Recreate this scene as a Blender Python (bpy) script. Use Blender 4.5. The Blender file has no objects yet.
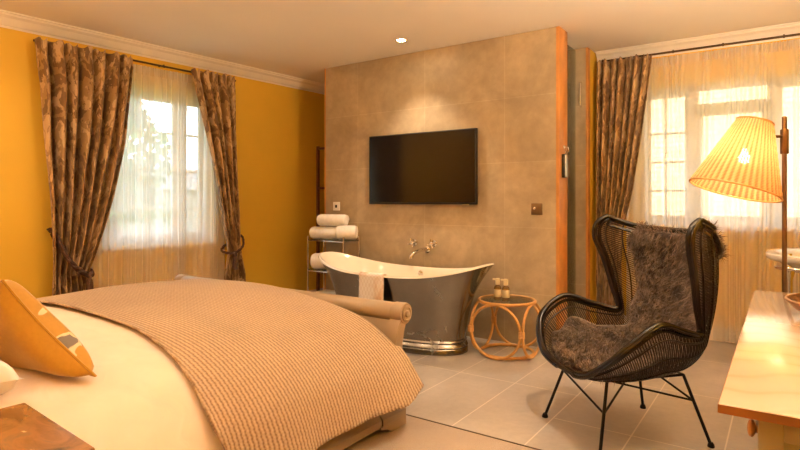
import bpy, bmesh, math, random
import numpy as np
from mathutils import Vector, Matrix
random.seed(7); rng = np.random.default_rng(7)
SC = bpy.context.scene
COL = SC.collection
PI = math.pi

# ------------------------------------------------------------------ materials
class N:
    """small helper around a node tree"""
    def __init__(s, name):
        s.m = bpy.data.materials.new(name); s.m.use_nodes = True
        s.t = s.m.node_tree; s.t.nodes.clear()
        s.out = s.t.nodes.new('ShaderNodeOutputMaterial')
    def n(s, typ, **kw):
        nd = s.t.nodes.new(typ)
        for k, v in kw.items():
            if k.startswith('i_'):
                key = k[2:].replace('_', ' ')
                nd.inputs[int(key) if key.isdigit() else key].default_value = v
            else: setattr(nd, k, v)
        return nd
    def l(s, a, b): s.t.links.new(a, b)
    def coord(s, kind='Object', scale=(1, 1, 1), rot=(0, 0, 0), loc=(0, 0, 0)):
        tc = s.n('ShaderNodeTexCoord'); mp = s.n('ShaderNodeMapping')
        mp.inputs['Scale'].default_value = scale; mp.inputs['Rotation'].default_value = rot; mp.inputs['Location'].default_value = loc
        s.l(tc.outputs[kind], mp.inputs['Vector']); return mp.outputs['Vector']
    def noise(s, vec, scale, detail=4, rough=.5, dist=0):
        nd = s.n('ShaderNodeTexNoise'); nd.inputs['Scale'].default_value = scale; nd.inputs['Detail'].default_value = detail
        nd.inputs['Roughness'].default_value = rough; nd.inputs['Distortion'].default_value = dist
        if vec is not None: s.l(vec, nd.inputs['Vector'])
        return nd.outputs['Fac']
    def ramp(s, fac, stops, interp='LINEAR'):
        nd = s.n('ShaderNodeValToRGB'); cr = nd.color_ramp; cr.interpolation = interp
        while len(cr.elements) < len(stops): cr.elements.new(.5)
        for e, (p, c) in zip(cr.elements, stops):
            e.position = p; e.color = (c[0], c[1], c[2], 1) if len(c) == 3 else c
        s.l(fac, nd.inputs['Fac']); return nd.outputs['Color']
    def mix(s, fac, a, b, mode='MIX'):
        nd = s.n('ShaderNodeMix', data_type='RGBA', blend_type=mode)
        for sock, v in ((nd.inputs[0], fac), (nd.inputs[6], a), (nd.inputs[7], b)):
            if isinstance(v, (int, float)): sock.default_value = v
            elif isinstance(v, tuple): sock.default_value = (*v[:3], 1)
            else: s.l(v, sock)
        return nd.outputs[2]
    def math(s, op, a, b=0.0):
        nd = s.n('ShaderNodeMath', operation=op)
        for i, v in enumerate((a, b)):
            if isinstance(v, (int, float)): nd.inputs[i].default_value = v
            else: s.l(v, nd.inputs[i])
        return nd.outputs[0]
    def bump(s, h, strength=.3, dist=.01):
        nd = s.n('ShaderNodeBump'); nd.inputs['Strength'].default_value = strength; nd.inputs['Distance'].default_value = dist
        s.l(h, nd.inputs['Height']); return nd.outputs['Normal']
    def bsdf(s, color, rough=.5, metal=0., normal=None, **kw):
        b = s.n('ShaderNodeBsdfPrincipled')
        if isinstance(color, tuple): b.inputs['Base Color'].default_value = (*color[:3], 1)
        else: s.l(color, b.inputs['Base Color'])
        if isinstance(rough, (int, float)): b.inputs['Roughness'].default_value = rough
        else: s.l(rough, b.inputs['Roughness'])
        b.inputs['Metallic'].default_value = metal
        if normal is not None: s.l(normal, b.inputs['Normal'])
        for k, v in kw.items(): b.inputs[k.replace('_', ' ')].default_value = v
        return b
    def done(s, sh):
        s.l(sh.outputs[0] if hasattr(sh, 'outputs') else sh, s.out.inputs['Surface']); return s.m

def plain(name, c, rough=.5, metal=0., var=.06, scale=8, bump=0., bscale=60, **kw):
    m = N(name); v = m.coord()
    f = m.noise(v, scale, 5)
    dk = tuple(x * (1 - var * 2) for x in c); lt = tuple(min(1, x * (1 + var)) for x in c)
    col = m.ramp(f, [(.3, dk), (.7, lt)])
    nrm = m.bump(m.noise(v, bscale, 3), bump, .004) if bump else None
    return m.done(m.bsdf(col, rough, metal, nrm, **kw))

M = {}
M['yellow'] = plain('yellow_wall_paint', (.82, .52, .05), .6, var=.03, scale=1.5, bump=.05, bscale=120)
M['ceiling'] = plain('ceiling_paint', (.90, .84, .76), .8, var=.02, scale=1)
M['white_trim'] = plain('white_gloss_paint', (.86, .80, .70), .4, var=.02)
M['wood_trim'] = plain('orange_wood_edge', (.62, .27, .07), .4, var=.12, scale=5)
M['dark_wood'] = plain('dark_red_wood', (.16, .05, .02), .4, var=.12)
M['frame_white'] = plain('window_paint', (.62, .60, .57), .45, var=.02)
M['black_gloss'] = plain('black_screen', (.006, .005, .005), .12, var=.02)
M['black_plastic'] = plain('black_plastic', (.012, .010, .010), .35, var=.02)
M['chrome'] = plain('chrome', (.78, .74, .68), .12, 1., var=.02)
M['nickel'] = plain('aged_nickel', (.60, .52, .42), .25, 1., var=.04)
M['bronze'] = plain('bronze_plate', (.22, .15, .09), .35, 1., var=.06)
M['enamel'] = plain('cream_enamel', (.85, .77, .66), .15, var=.015, Coat_Weight=.5)
M['ceramic'] = plain('white_ceramic', (.85, .83, .80), .15, var=.01)
M['towel'] = plain('white_towelling', (.86, .82, .78), .95, var=.04, scale=30, bump=.6, bscale=260)
M['mattress'] = plain('mattress_ticking', (.75, .68, .60), .9)
M['bed_paint'] = plain('taupe_painted_wood', (.32, .23, .145), .38, var=.04, scale=3)
M['pillow_white'] = plain('white_cotton', (.86, .82, .79), .9, var=.02, bump=.1, bscale=20)
M['desk_paint'] = plain('stone_painted_wood', (.33, .29, .22), .5, var=.04)
M['knob_wood'] = plain('turned_oak', (.55, .27, .08), .4, var=.1, scale=30)
M['rod'] = plain('bronze_rod', (.10, .06, .03), .4, .8)
M['chair_metal'] = plain('black_iron', (.015, .012, .010), .4, .7)
M['wicker'] = plain('dark_wicker', (.022, .011, .005), .3, Specular_IOR_Level=.35, var=.3, scale=40)
M['wicker_rim'] = plain('dark_lacquered_cane', (.012, .006, .003), .22, Specular_IOR_Level=.35, var=.25, scale=25)
M['rattan'] = plain('honey_rattan', (.62, .32, .09), .35, var=.12, scale=14)
M['lamp_metal'] = plain('antique_brass_pole', (.20, .12, .07), .35, .8, var=.08)
M['rope'] = plain('brown_rope', (.085, .035, .018), .7, var=.3, scale=60, bump=.6, bscale=160)
M['label'] = plain('cream_label', (.85, .70, .42), .6, var=.02)
M['cap'] = plain('cream_cap', (.88, .74, .48), .35, var=.02)
M['basket'] = plain('brown_wicker', (.24, .12, .05), .5, var=.25, scale=60)
M['bark'] = plain('bark', (.10, .07, .05), .9, var=.2)
M['leaf'] = plain('leaves', (.07, .13, .04), .7, var=.3, scale=3)
M['grass'] = plain('lawn', (.12, .20, .06), .9, var=.2, scale=2)
M['render_grey'] = plain('grey_render', (.42, .42, .42), .9, var=.08, scale=1)
M['slate'] = plain('slate_roof', (.12, .12, .13), .8, var=.1)

def m_glass(name, tint=(1, 1, 1), mixf=.06):
    m = N(name)
    tr = m.n('ShaderNodeBsdfTransparent'); tr.inputs[0].default_value = (*tint, 1)
    gl = m.n('ShaderNodeBsdfGlossy'); gl.inputs['Roughness'].default_value = .02
    lw = m.n('ShaderNodeLayerWeight'); lw.inputs['Blend'].default_value = .25
    mx = m.n('ShaderNodeMixShader')
    f = m.math('ADD', m.math('MULTIPLY', lw.outputs['Fresnel'], .7), mixf)
    m.l(f, mx.inputs[0]); m.l(tr.outputs[0], mx.inputs[1]); m.l(gl.outputs[0], mx.inputs[2])
    return m.done(mx)
M['glass'] = m_glass('clear_glass', (.97, .98, .98), .02)
M['bottle'] = m_glass('amber_glass', (.95, .82, .55), .05)
M['shower_glass'] = m_glass('shower_glass', (.82, .86, .82), .08)

def m_stone():
    m = N('stone_wall_tile')
    v = m.coord(); sx = m.n('ShaderNodeSeparateXYZ'); m.l(v, sx.inputs[0])
    cb = m.n('ShaderNodeCombineXYZ')
    m.l(m.math('ADD', m.math('ADD', sx.outputs[0], m.math('MULTIPLY', sx.outputs[1], 1.0)), 3.55 - 4.38 + 8), cb.inputs[0]); m.l(m.math('ADD', sx.outputs[2], -.43 + 5.45), cb.inputs[1])
    br = m.n('ShaderNodeTexBrick', offset=0.0, squash=1.0)
    m.l(cb.outputs[0], br.inputs['Vector'])
    for k, val in (('Scale', 1), ('Mortar Size', .004), ('Mortar Smooth', .3), ('Bias', 0), ('Brick Width', .8), ('Row Height', .545)): br.inputs[k].default_value = val
    br.inputs['Color1'].default_value = (.44, .345, .225, 1); br.inputs['Color2'].default_value = (.48, .38, .25, 1); br.inputs['Mortar'].default_value = (.52, .42, .285, 1)
    f = m.noise(v, 2.2, 8, .65, .6); f2 = m.noise(v, 14, 6, .6)
    tone = m.ramp(f, [(.3, (.74, .73, .72)), (.7, (1.12, 1.1, 1.06))])
    tone2 = m.ramp(f2, [(.3, (.88, .88, .88)), (.7, (1.06, 1.06, 1.06))])
    c = m.mix(1., br.outputs['Color'], tone, 'MULTIPLY'); c = m.mix(1., c, tone2, 'MULTIPLY')
    return m.done(m.bsdf(c, .48, 0, m.bump(f2, .08, .01)))
M['stone'] = m_stone()

def m_floor():
    m = N('grey_floor_tile')
    v = m.coord(); sx = m.n('ShaderNodeSeparateXYZ'); m.l(v, sx.inputs[0])
    shift = m.math('MULTIPLY', m.math('GREATER_THAN', sx.outputs[0], -1.04), .43)
    def lines(val, period, off, w):
        t = m.math('FRACT', m.math('DIVIDE', m.math('ADD', val, off), period))
        d = m.math('MULTIPLY', m.math('ABSOLUTE', m.math('SUBTRACT', t, .5)), period)
        return m.math('GREATER_THAN', d, period / 2 - w)
    gx = lines(sx.outputs[0], .4065, 1.86 + 4.065, .0035)
    gy = lines(m.math('ADD', sx.outputs[1], shift), .86, -3.43 + 8.6, .0035)
    g = m.math('MAXIMUM', gx, gy)
    f = m.noise(v, 1.6, 8, .6, .8); f2 = m.noise(v, 25, 5, .6)
    c = m.ramp(f, [(.3, (.38, .33, .285)), (.7, (.52, .46, .405))])
    c = m.mix(1., c, m.ramp(f2, [(.3, (.93, .93, .93)), (.7, (1.04, 1.04, 1.04))]), 'MULTIPLY')
    c = m.mix(g, c, (.68, .60, .51))
    rr = m.ramp(f, [(.3, (.30, .30, .30)), (.7, (.42, .42, .42))])
    return m.done(m.bsdf(c, rr, 0, m.bump(f2, .04, .01)))
M['floor'] = m_floor()

def m_carpet():
    m = N('beige_carpet'); v = m.coord()
    f = m.noise(v, 300, 3); f1 = m.noise(v, 3, 4)
    c = m.mix(1., m.ramp(f, [(.3, (.36, .28, .22)), (.7, (.52, .42, .34))]), m.ramp(f1, [(.3, (.92, .92, .92)), (.7, (1.05, 1.05, 1.05))]), 'MULTIPLY')
    return m.done(m.bsdf(c, .95, 0, m.bump(f, .6, .006)))
M['carpet'] = m_carpet()

def m_damask():
    m = N('brown_damask'); uv = m.coord('UV', (1.5, .62, 1))
    n1 = m.noise(uv, 7.5, 5, .6, .5)
    w = m.n('ShaderNodeTexWave', wave_type='RINGS'); m.l(uv, w.inputs['Vector']); w.inputs['Scale'].default_value = 2.6; w.inputs['Distortion'].default_value = 14; w.inputs['Detail'].default_value = 3; w.inputs['Detail Scale'].default_value = 3
    big = m.ramp(n1, [(.50, (0, 0, 0)), (.53, (1, 1, 1))])
    fine = m.ramp(w.outputs['Fac'], [(.62, (0, 0, 0)), (.72, (1, 1, 1))])
    base = m.mix(fine, (.19, .098, .034), (.36, .215, .085))
    tan = m.mix(fine, (.58, .39, .20), (.38, .225, .09))
    c = m.mix(big, base, tan)
    f = m.noise(uv, 180, 2)
    b = m.bsdf(c, .5, 0, m.bump(f, .15, .003), Sheen_Weight=.2)
    tl = m.n('ShaderNodeBsdfTranslucent'); m.l(c, tl.inputs['Color'])
    mx = m.n('ShaderNodeMixShader'); mx.inputs[0].default_value = .08
    m.l(b.outputs[0], mx.inputs[1]); m.l(tl.outputs[0], mx.inputs[2])
    return m.done(mx)
M['damask'] = m_damask()

def m_sheer(name, col, alpha):
    m = N(name); uv = m.coord('UV')
    f = m.noise(uv, 30, 3)
    tr = m.n('ShaderNodeBsdfTransparent')
    di = m.n('ShaderNodeBsdfDiffuse'); di.inputs['Color'].default_value = (*col, 1)
    tl = m.n('ShaderNodeBsdfTranslucent'); tl.inputs['Color'].default_value = (*col, 1)
    a = m.n('ShaderNodeMixShader'); a.inputs[0].default_value = .62
    m.l(di.outputs[0], a.inputs[1]); m.l(tl.outputs[0], a.inputs[2])
    b = m.n('ShaderNodeMixShader')
    lw = m.n('ShaderNodeLayerWeight'); lw.inputs['Blend'].default_value = .35
    fac = m.math('ADD', m.math('MULTIPLY', lw.outputs['Facing'], .50), m.math('ADD', m.math('MULTIPLY', f, .08), alpha))
    m.l(fac, b.inputs[0]); m.l(tr.outputs[0], b.inputs[1]); m.l(a.outputs[0], b.inputs[2])
    return m.done(b)
M['sheer'] = m_sheer('sheer_voile', (.95, .93, .89), .58)
M['sheer_tape'] = m_sheer('sheer_heading', (.90, .84, .74), .55)

def m_throw():
    m = N('ribbed_bedspread'); uv = m.coord('UV')
    sx = m.n('ShaderNodeSeparateXYZ'); m.l(uv, sx.inputs[0])
    u, v = sx.outputs[0], sx.outputs[1]
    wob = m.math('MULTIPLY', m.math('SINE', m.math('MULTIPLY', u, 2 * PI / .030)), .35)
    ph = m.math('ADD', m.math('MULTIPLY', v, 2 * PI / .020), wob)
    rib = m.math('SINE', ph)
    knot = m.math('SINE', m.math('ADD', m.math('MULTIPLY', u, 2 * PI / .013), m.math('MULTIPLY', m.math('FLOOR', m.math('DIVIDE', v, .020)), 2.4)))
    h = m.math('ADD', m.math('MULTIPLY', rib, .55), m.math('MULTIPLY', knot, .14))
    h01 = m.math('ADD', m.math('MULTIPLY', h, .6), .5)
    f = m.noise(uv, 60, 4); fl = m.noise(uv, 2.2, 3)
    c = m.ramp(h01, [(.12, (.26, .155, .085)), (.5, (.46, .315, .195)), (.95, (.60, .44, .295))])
    c = m.mix(1., c, m.ramp(f, [(.3, (.84, .84, .84)), (.7, (1.07, 1.07, 1.07))]), 'MULTIPLY')
    c = m.mix(1., c, m.ramp(fl, [(.3, (.90, .88, .86)), (.7, (1.05, 1.05, 1.05))]), 'MULTIPLY')
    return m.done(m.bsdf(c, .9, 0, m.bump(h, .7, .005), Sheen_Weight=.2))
M['throw'] = m_throw()

def m_duvet():
    m = N('cotton_duvet'); v = m.coord()
    f = m.noise(v, 6, 4, .5, .8)
    c = m.ramp(f, [(.3, (.74, .61, .49)), (.7, (.80, .68, .56))])
    return m.done(m.bsdf(c, .75, 0, m.bump(f, .25, .03), Sheen_Weight=.15))
M['duvet'] = m_duvet()

def m_cushion(front):
    m = N('mustard_cushion_' + ('front' if front else 'back')); uv = m.coord('UV'); v = m.coord()
    f = m.noise(v, 70, 4)
    c = m.ramp(f, [(.3, (.47, .235, .011)), (.7, (.51, .265, .014))])
    if front:
        vo = m.n('ShaderNodeTexVoronoi', feature='F1'); vo.inputs['Scale'].default_value = 3.0
        dv = m.n('ShaderNodeVectorMath', operation='ADD'); nz = m.n('ShaderNodeTexNoise'); nz.inputs['Scale'].default_value = 7
        m.l(uv, nz.inputs['Vector']); sc = m.n('ShaderNodeVectorMath', operation='SCALE'); sc.inputs['Scale'].default_value = .35
        m.l(nz.outputs['Color'], sc.inputs[0]); m.l(uv, dv.inputs[0]); m.l(sc.outputs[0], dv.inputs[1]); m.l(dv.outputs[0], vo.inputs['Vector'])
        d = vo.outputs['Distance']
        cream = m.ramp(d, [(.36, (1, 1, 1)), (.38, (0, 0, 0))])
        grey = m.ramp(d, [(.26, (1, 1, 1)), (.29, (0, 0, 0))])
        c = m.mix(cream, c, (.78, .66, .42)); c = m.mix(grey, c, (.16, .13, .11))
    return m.done(m.bsdf(c, .6, 0, m.bump(f, .15, .004), Sheen_Weight=.3))
M['cushion_back'] = m_cushion(False); M['cushion_front'] = m_cushion(True)

def m_marble():
    m = N('brown_marble'); v = m.coord('Object', (1, 1.8, 1), (0, 0, .6))
    f = m.noise(v, 7, 8, .65, 1.5); g = m.noise(v, 16, 6, .6, .8)
    c = m.ramp(f, [(.28, (.07, .045, .02)), (.45, (.24, .115, .035)), (.6, (.34, .16, .05)), (.75, (.20, .13, .06))])
    spots = m.ramp(g, [(.66, (0, 0, 0)), (.72, (1, 1, 1))])
    c = m.mix(spots, c, (.72, .47, .22))
    return m.done(m.bsdf(c, .25))
M['marble'] = m_marble()

def m_oak():
    m = N('pale_wood_top'); v = m.coord('Object', (2.2, 1.0, 1.0))
    w = m.n('ShaderNodeTexWave', wave_type='BANDS', bands_direction='Y'); m.l(v, w.inputs['Vector'])
    w.inputs['Scale'].default_value = 2.4; w.inputs['Distortion'].default_value = 11; w.inputs['Detail'].default_value = 2; w.inputs['Detail Scale'].default_value = .5
    f = m.noise(v, 3, 4)
    c = m.ramp(w.outputs['Fac'], [(.0, (.66, .49, .32)), (.12, (.72, .55, .38)), (1, (.75, .58, .41))])
    c = m.mix(1., c, m.ramp(f, [(.3, (.92, .9, .88)), (.7, (1.03, 1.03, 1.03))]), 'MULTIPLY')
    return m.done(m.bsdf(c, .22, Coat_Weight=1., Coat_Roughness=.10))
M['oak'] = m_oak()
M['oak_edge'] = plain('wood_top_edge', (.32, .13, .04), .4, var=.12, scale=6)

def m_bath_out():
    m = N('polished_tin'); v = m.coord()
    f = m.noise(v, 3.5, 6, .6, .5)
    c = m.ramp(f, [(.3, (.21, .19, .165)), (.7, (.30, .275, .24))])
    rr = m.ramp(f, [(.3, (.16, .16, .16)), (.7, (.30, .30, .30))])
    return m.done(m.bsdf(c, rr, 1., m.bump(f, .08, .02)))
M['bath_out'] = m_bath_out()

def m_mat_towel():
    m = N('checked_bath_mat'); uv = m.coord('UV')
    f = m.noise(uv, 5, 4, .6); ch = m.n('ShaderNodeTexChecker'); ch.inputs['Scale'].default_value = 60; m.l(uv, ch.inputs['Vector'])
    c = m.mix(m.ramp(f, [(.45, (0, 0, 0)), (.65, (1, 1, 1))]), (.84, .78, .72), (.66, .44, .26))
    c = m.mix(m.math('MULTIPLY', ch.outputs['Fac'], .22), c, (.50, .34, .22))
    return m.done(m.bsdf(c, .95, 0, m.bump(ch.outputs['Fac'], .3, .003)))
M['bath_mat'] = m_mat_towel()

def m_shade():
    m = N('woven_rattan_shade'); uv = m.coord('UV')
    sx = m.n('ShaderNodeSeparateXYZ'); m.l(uv, sx.inputs[0])
    a = m.math('SINE', m.math('MULTIPLY', sx.outputs[1], 2 * PI * 46))
    b = m.math('SINE', m.math('MULTIPLY', sx.outputs[0], 2 * PI * 44))
    f = m.noise(uv, 60, 2)
    hh = m.math('ADD', m.math('MULTIPLY', a, .3), m.math('MULTIPLY', b, .5))
    c = m.ramp(m.math('ADD', m.math('MULTIPLY', hh, .5), .5), [(.1, (.20, .09, .03)), (.5, (.56, .31, .13)), (.9, (.76, .50, .27))])
    di = m.n('ShaderNodeBsdfDiffuse'); m.l(c, di.inputs['Color'])
    tl = m.n('ShaderNodeBsdfTranslucent'); m.l(c, tl.inputs['Color'])
    mx = m.n('ShaderNodeMixShader'); mx.inputs[0].default_value = .20
    m.l(di.outputs[0], mx.inputs[1]); m.l(tl.outputs[0], mx.inputs[2])
    tr = m.n('ShaderNodeBsdfTransparent'); m2 = m.n('ShaderNodeMixShader')
    gap = m.ramp(m.math('ADD', m.math('MULTIPLY', m.math('MULTIPLY', a, b), .5), .5), [(.90, (0, 0, 0)), (.96, (1, 1, 1))])
    m.l(m.math('MULTIPLY', gap, .6), m2.inputs[0]); m.l(mx.outputs[0], m2.inputs[1]); m.l(tr.outputs[0], m2.inputs[2])
    return m.done(m2)
M['shade'] = m_shade()

def m_emit(name, c, s):
    m = N(name); e = m.n('ShaderNodeEmission'); e.inputs['Color'].default_value = (*c, 1); e.inputs['Strength'].default_value = s
    return m.done(e)
M['bulb'] = m_emit('warm_bulb', (1, .78, .46), 60)
M['lens'] = m_emit('downlight_lens', (1, .78, .5), 80)

def m_fur(tip):
    m = N('taupe_sheepskin' + ('_hide' if not tip else '')); uv = m.coord('UV'); v = m.coord()
    sx = m.n('ShaderNodeSeparateXYZ'); m.l(uv, sx.inputs[0])
    f = m.noise(v, 17, 5, .7)
    c0 = m.ramp(f, [(.35, (.035, .019, .011)), (.65, (.12, .075, .045))])
    c1 = m.ramp(f, [(.38, (.055, .032, .020)), (.62, (.44, .31, .22))])
    c = m.mix(sx.outputs[0], c0, c1) if tip else c0
    return m.done(m.bsdf(c, .65, Sheen_Weight=.3))
M['fur'] = m_fur(True); M['hide'] = m_fur(False)

def m_brick():
    m = N('cream_brick'); v = m.coord(); sx = m.n('ShaderNodeSeparateXYZ'); m.l(v, sx.inputs[0])
    cb = m.n('ShaderNodeCombineXYZ'); m.l(sx.outputs[0], cb.inputs[0]); m.l(sx.outputs[2], cb.inputs[1])
    br = m.n('ShaderNodeTexBrick'); m.l(cb.outputs[0], br.inputs['Vector'])
    for k, val in (('Scale', 1), ('Mortar Size', .010), ('Brick Width', .23), ('Row Height', .078)): br.inputs[k].default_value = val
    br.inputs['Color1'].default_value = (.66, .50, .34, 1); br.inputs['Color2'].default_value = (.56, .40, .27, 1); br.inputs['Mortar'].default_value = (.36, .28, .2, 1)
    return m.done(m.bsdf(br.outputs['Color'], .9))
M['brick'] = m_brick()

# ------------------------------------------------------------------ mesh builder
class MB:
    def __init__(s): s.v = []; s.f = []; s.uv = []; s.mi = []
    def add(s, verts, faces, uvs=None, mi=0):
        o = len(s.v); s.v += [tuple(map(float, p)) for p in verts]
        for k, fc in enumerate(faces):
            s.f.append(tuple(i + o for i in fc)); s.mi.append(mi)
            s.uv.append([uvs[i] for i in fc] if uvs is not None else [(0, 0)] * len(fc))
        return s
    def box(s, x0, x1, y0, y1, z0, z1, bev=0., seg=2, mat=None, mi=0):
        bm = bmesh.new(); bmesh.ops.create_cube(bm, size=1)
        for v in bm.verts: v.co = Vector(((x0 + x1) / 2 + v.co.x * (x1 - x0), (y0 + y1) / 2 + v.co.y * (y1 - y0), (z0 + z1) / 2 + v.co.z * (z1 - z0)))
        if bev: bmesh.ops.bevel(bm, geom=bm.edges[:], offset=bev, segments=seg, profile=.5, affect='EDGES')
        if mat is not None: bm.transform(mat)
        bm.verts.index_update()
        s.add([v.co[:] for v in bm.verts], [[v.index for v in f.verts] for f in bm.faces], mi=mi); bm.free(); return s
    def grid(s, P, close_u=False, close_v=False, uv=None, flip=False, mi=0):
        nu, nv = len(P), len(P[0]); verts = [p for r in P for p in r]; fs = []
        for i in range(nu if close_u else nu - 1):
            for j in range(nv if close_v else nv - 1):
                a, b, c, d = i * nv + j, ((i + 1) % nu) * nv + j, ((i + 1) % nu) * nv + (j + 1) % nv, i * nv + (j + 1) % nv
                fs.append((a, d, c, b) if flip else (a, b, c, d))
        U = [q for r in uv for q in r] if uv is not None else None
        return s.add(verts, fs, U, mi)
    def tube(s, path, r, seg=8, closed=False, caps=True):
        P = [Vector(p) for p in path]; n = len(P); R = r if isinstance(r, (list, tuple)) else [r] * n
        tang = []
        for i in range(n):
            a = P[(i - 1) % n] if (closed or i > 0) else P[i]; b = P[(i + 1) % n] if (closed or i < n - 1) else P[i]
            t = (b - a); tang.append(t.normalized() if t.length > 1e-9 else Vector((0, 0, 1)))
        up = Vector((0, 0, 1)) if abs(tang[0].z) < .9 else Vector((1, 0, 0))
        nx = tang[0].cross(up).normalized(); rings = []
        for i in range(n):
            nx = (nx - tang[i] * nx.dot(tang[i]))
            nx = nx.normalized() if nx.length > 1e-6 else tang[i].orthogonal().normalized()
            ny = tang[i].cross(nx)
            rings.append([P[i] + (nx * math.cos(2 * PI * k / seg) + ny * math.sin(2 * PI * k / seg)) * R[i] for k in range(seg)])
        s.grid(rings, closed, True)
        if caps and not closed:
            o = len(s.v) - n * seg
            s.f.append(tuple(o + k for k in range(seg))); s.mi.append(0); s.uv.append([(0, 0)] * seg)
            s.f.append(tuple(o + (n - 1) * seg + k for k in reversed(range(seg)))); s.mi.append(0); s.uv.append([(0, 0)] * seg)
        return s
    def lathe(s, prof, c=(0, 0, 0), seg=32, axis='z', caps=True, mat=None, sx=1., sy=1.):
        rings = []
        for (r, h) in prof:
            ring = []
            for k in range(seg):
                a = 2 * PI * k / seg; p = (r * math.cos(a) * sx, r * math.sin(a) * sy, h)
                if axis == 'x': p = (p[2], p[0], p[1])
                elif axis == 'y': p = (p[1], p[2], p[0])
                p = Vector(p)
                if mat is not None: p = mat @ p
                ring.append(p + Vector(c))
            rings.append(ring)
        s.grid(rings, False, True, flip=True)
        if caps:
            o = len(s.v) - len(prof) * seg
            if prof[0][0] > 1e-6: s.f.append(tuple(o + k for k in reversed(range(seg)))); s.mi.append(0); s.uv.append([(0, 0)] * seg)
            if prof[-1][0] > 1e-6: s.f.append(tuple(o + (len(prof) - 1) * seg + k for k in range(seg))); s.mi.append(0); s.uv.append([(0, 0)] * seg)
        return s
    def prism(s, poly, x0, x1, axis='x'):
        """polygon of (a,b) pairs extruded along an axis; x: (y,z)  y: (x,z)  z: (x,y)"""
        n = len(poly); f = {'x': lambda t, a, b: (t, a, b), 'y': lambda t, a, b: (a, t, b), 'z': lambda t, a, b: (a, b, t)}[axis]
        V = [f(x0, a, b) for a, b in poly] + [f(x1, a, b) for a, b in poly]
        F = [tuple(range(n)), tuple(reversed(range(n, 2 * n)))] + [(i, i + n, (i + 1) % n + n, (i + 1) % n) for i in range(n)]
        return s.add(V, F)
    def shift(s, d):
        s.v = [tuple(Vector(p) + Vector(d)) for p in s.v]; return s
    def build(s, name, mats, parent=None, loc=None, smooth=True, angle=40, solid=0., subsurf=0):
        me = bpy.data.meshes.new(name)
        off = Vector((0, 0, 0))
        if parent is not None: off = root_loc(parent)
        elif loc is not None: off = Vector(loc)
        me.from_pydata([tuple(Vector(p) - off) for p in s.v], [], s.f)
        uvl = me.uv_layers.new(name='UVMap')
        flat = [c for fu in s.uv for q in fu for c in q]
        uvl.data.foreach_set('uv', flat)
        for m in (mats if isinstance(mats, (list, tuple)) else [mats]): me.materials.append(m)
        me.polygons.foreach_set('material_index', s.mi)
        bm = bmesh.new(); bm.from_mesh(me); bmesh.ops.recalc_face_normals(bm, faces=bm.faces[:]); bm.to_mesh(me); bm.free()
        if smooth:
            me.polygons.foreach_set('use_smooth', [True] * len(me.polygons))
            me.set_sharp_from_angle(angle=math.radians(angle))
        me.update()
        o = bpy.data.objects.new(name, me); COL.objects.link(o)
        if parent is not None: o.parent = parent
        elif loc is not None: o.location = loc
        if solid:
            md = o.modifiers.new('thickness', 'SOLIDIFY'); md.thickness = solid; md.offset = 0
        if subsurf:
            md = o.modifiers.new('smooth', 'SUBSURF'); md.levels = subsurf; md.render_levels = subsurf
        return o

def root_loc(o):
    v = Vector((0, 0, 0))
    while o is not None: v += Vector(o.location); o = o.parent
    return v
def tag(o, label=None, cat=None, group=None, kind=None):
    if label: o['label'] = label
    if cat: o['category'] = cat
    if group: o['group'] = group
    if kind: o['kind'] = kind
    return o
def thing(name, label, cat, loc=(0, 0, 0), group=None):
    o = bpy.data.objects.new(name, None); o.empty_display_size = .1; COL.objects.link(o); o.location = loc
    return tag(o, label, cat, group)
def struct(o, label=None, cat=None):
    return tag(o, label, cat or 'structure', None, 'structure')
def copy_tree(o, parent=None):
    c = o.copy(); COL.objects.link(c); c.parent = parent
    for ch in [x for x in bpy.data.objects if x.parent == o]: copy_tree(ch, c)
    return c
def spline(pts, n):
    """Catmull-Rom through pts (tuples), n samples"""
    P = np.array(pts, float); m = len(P); out = []
    for t in np.linspace(0, m - 1, n):
        i = min(int(t), m - 2); u = t - i
        p0 = P[max(i - 1, 0)]; p1 = P[i]; p2 = P[i + 1]; p3 = P[min(i + 2, m - 1)]
        out.append(.5 * ((2 * p1) + (-p0 + p2) * u + (2 * p0 - 5 * p1 + 4 * p2 - p3) * u * u + (-p0 + 3 * p1 - 3 * p2 + p3) * u ** 3))
    return np.array(out)
def lerp_tab(tab, x):
    xs = [t[0] for t in tab]; return np.array([np.interp(x, xs, [t[k] for t in tab]) for k in range(1, len(tab[0]))])
def light(name, typ, loc, energy, color, parent=None, **kw):
    d = bpy.data.lights.new(name, typ); d.energy = energy; d.color = color
    for k, v in kw.items(): setattr(d, k, v)
    o = bpy.data.objects.new(name, d); COL.objects.link(o)
    if parent is not None: o.parent = parent; o.location = Vector(loc) - root_loc(parent)
    else: o.location = loc
    return o

# ------------------------------------------------------------------ room shell
CZ = 2.60                       # ceiling
YB = 5.45                       # window wall
XR, YF = .56, -.75              # right wall, wall behind the camera
def xl(y): return -4.82 + .055 * (y - 1.7)      # the left wall is slightly out of square
LW_DIR = Vector((.055, 1, 0)).normalized(); LW_N = Vector((LW_DIR.y, -LW_DIR.x, 0))
def LW(y, off, z):              # point on the left wall line, off metres into the room
    return Vector((xl(y), y, z)) + LW_N * off

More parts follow.
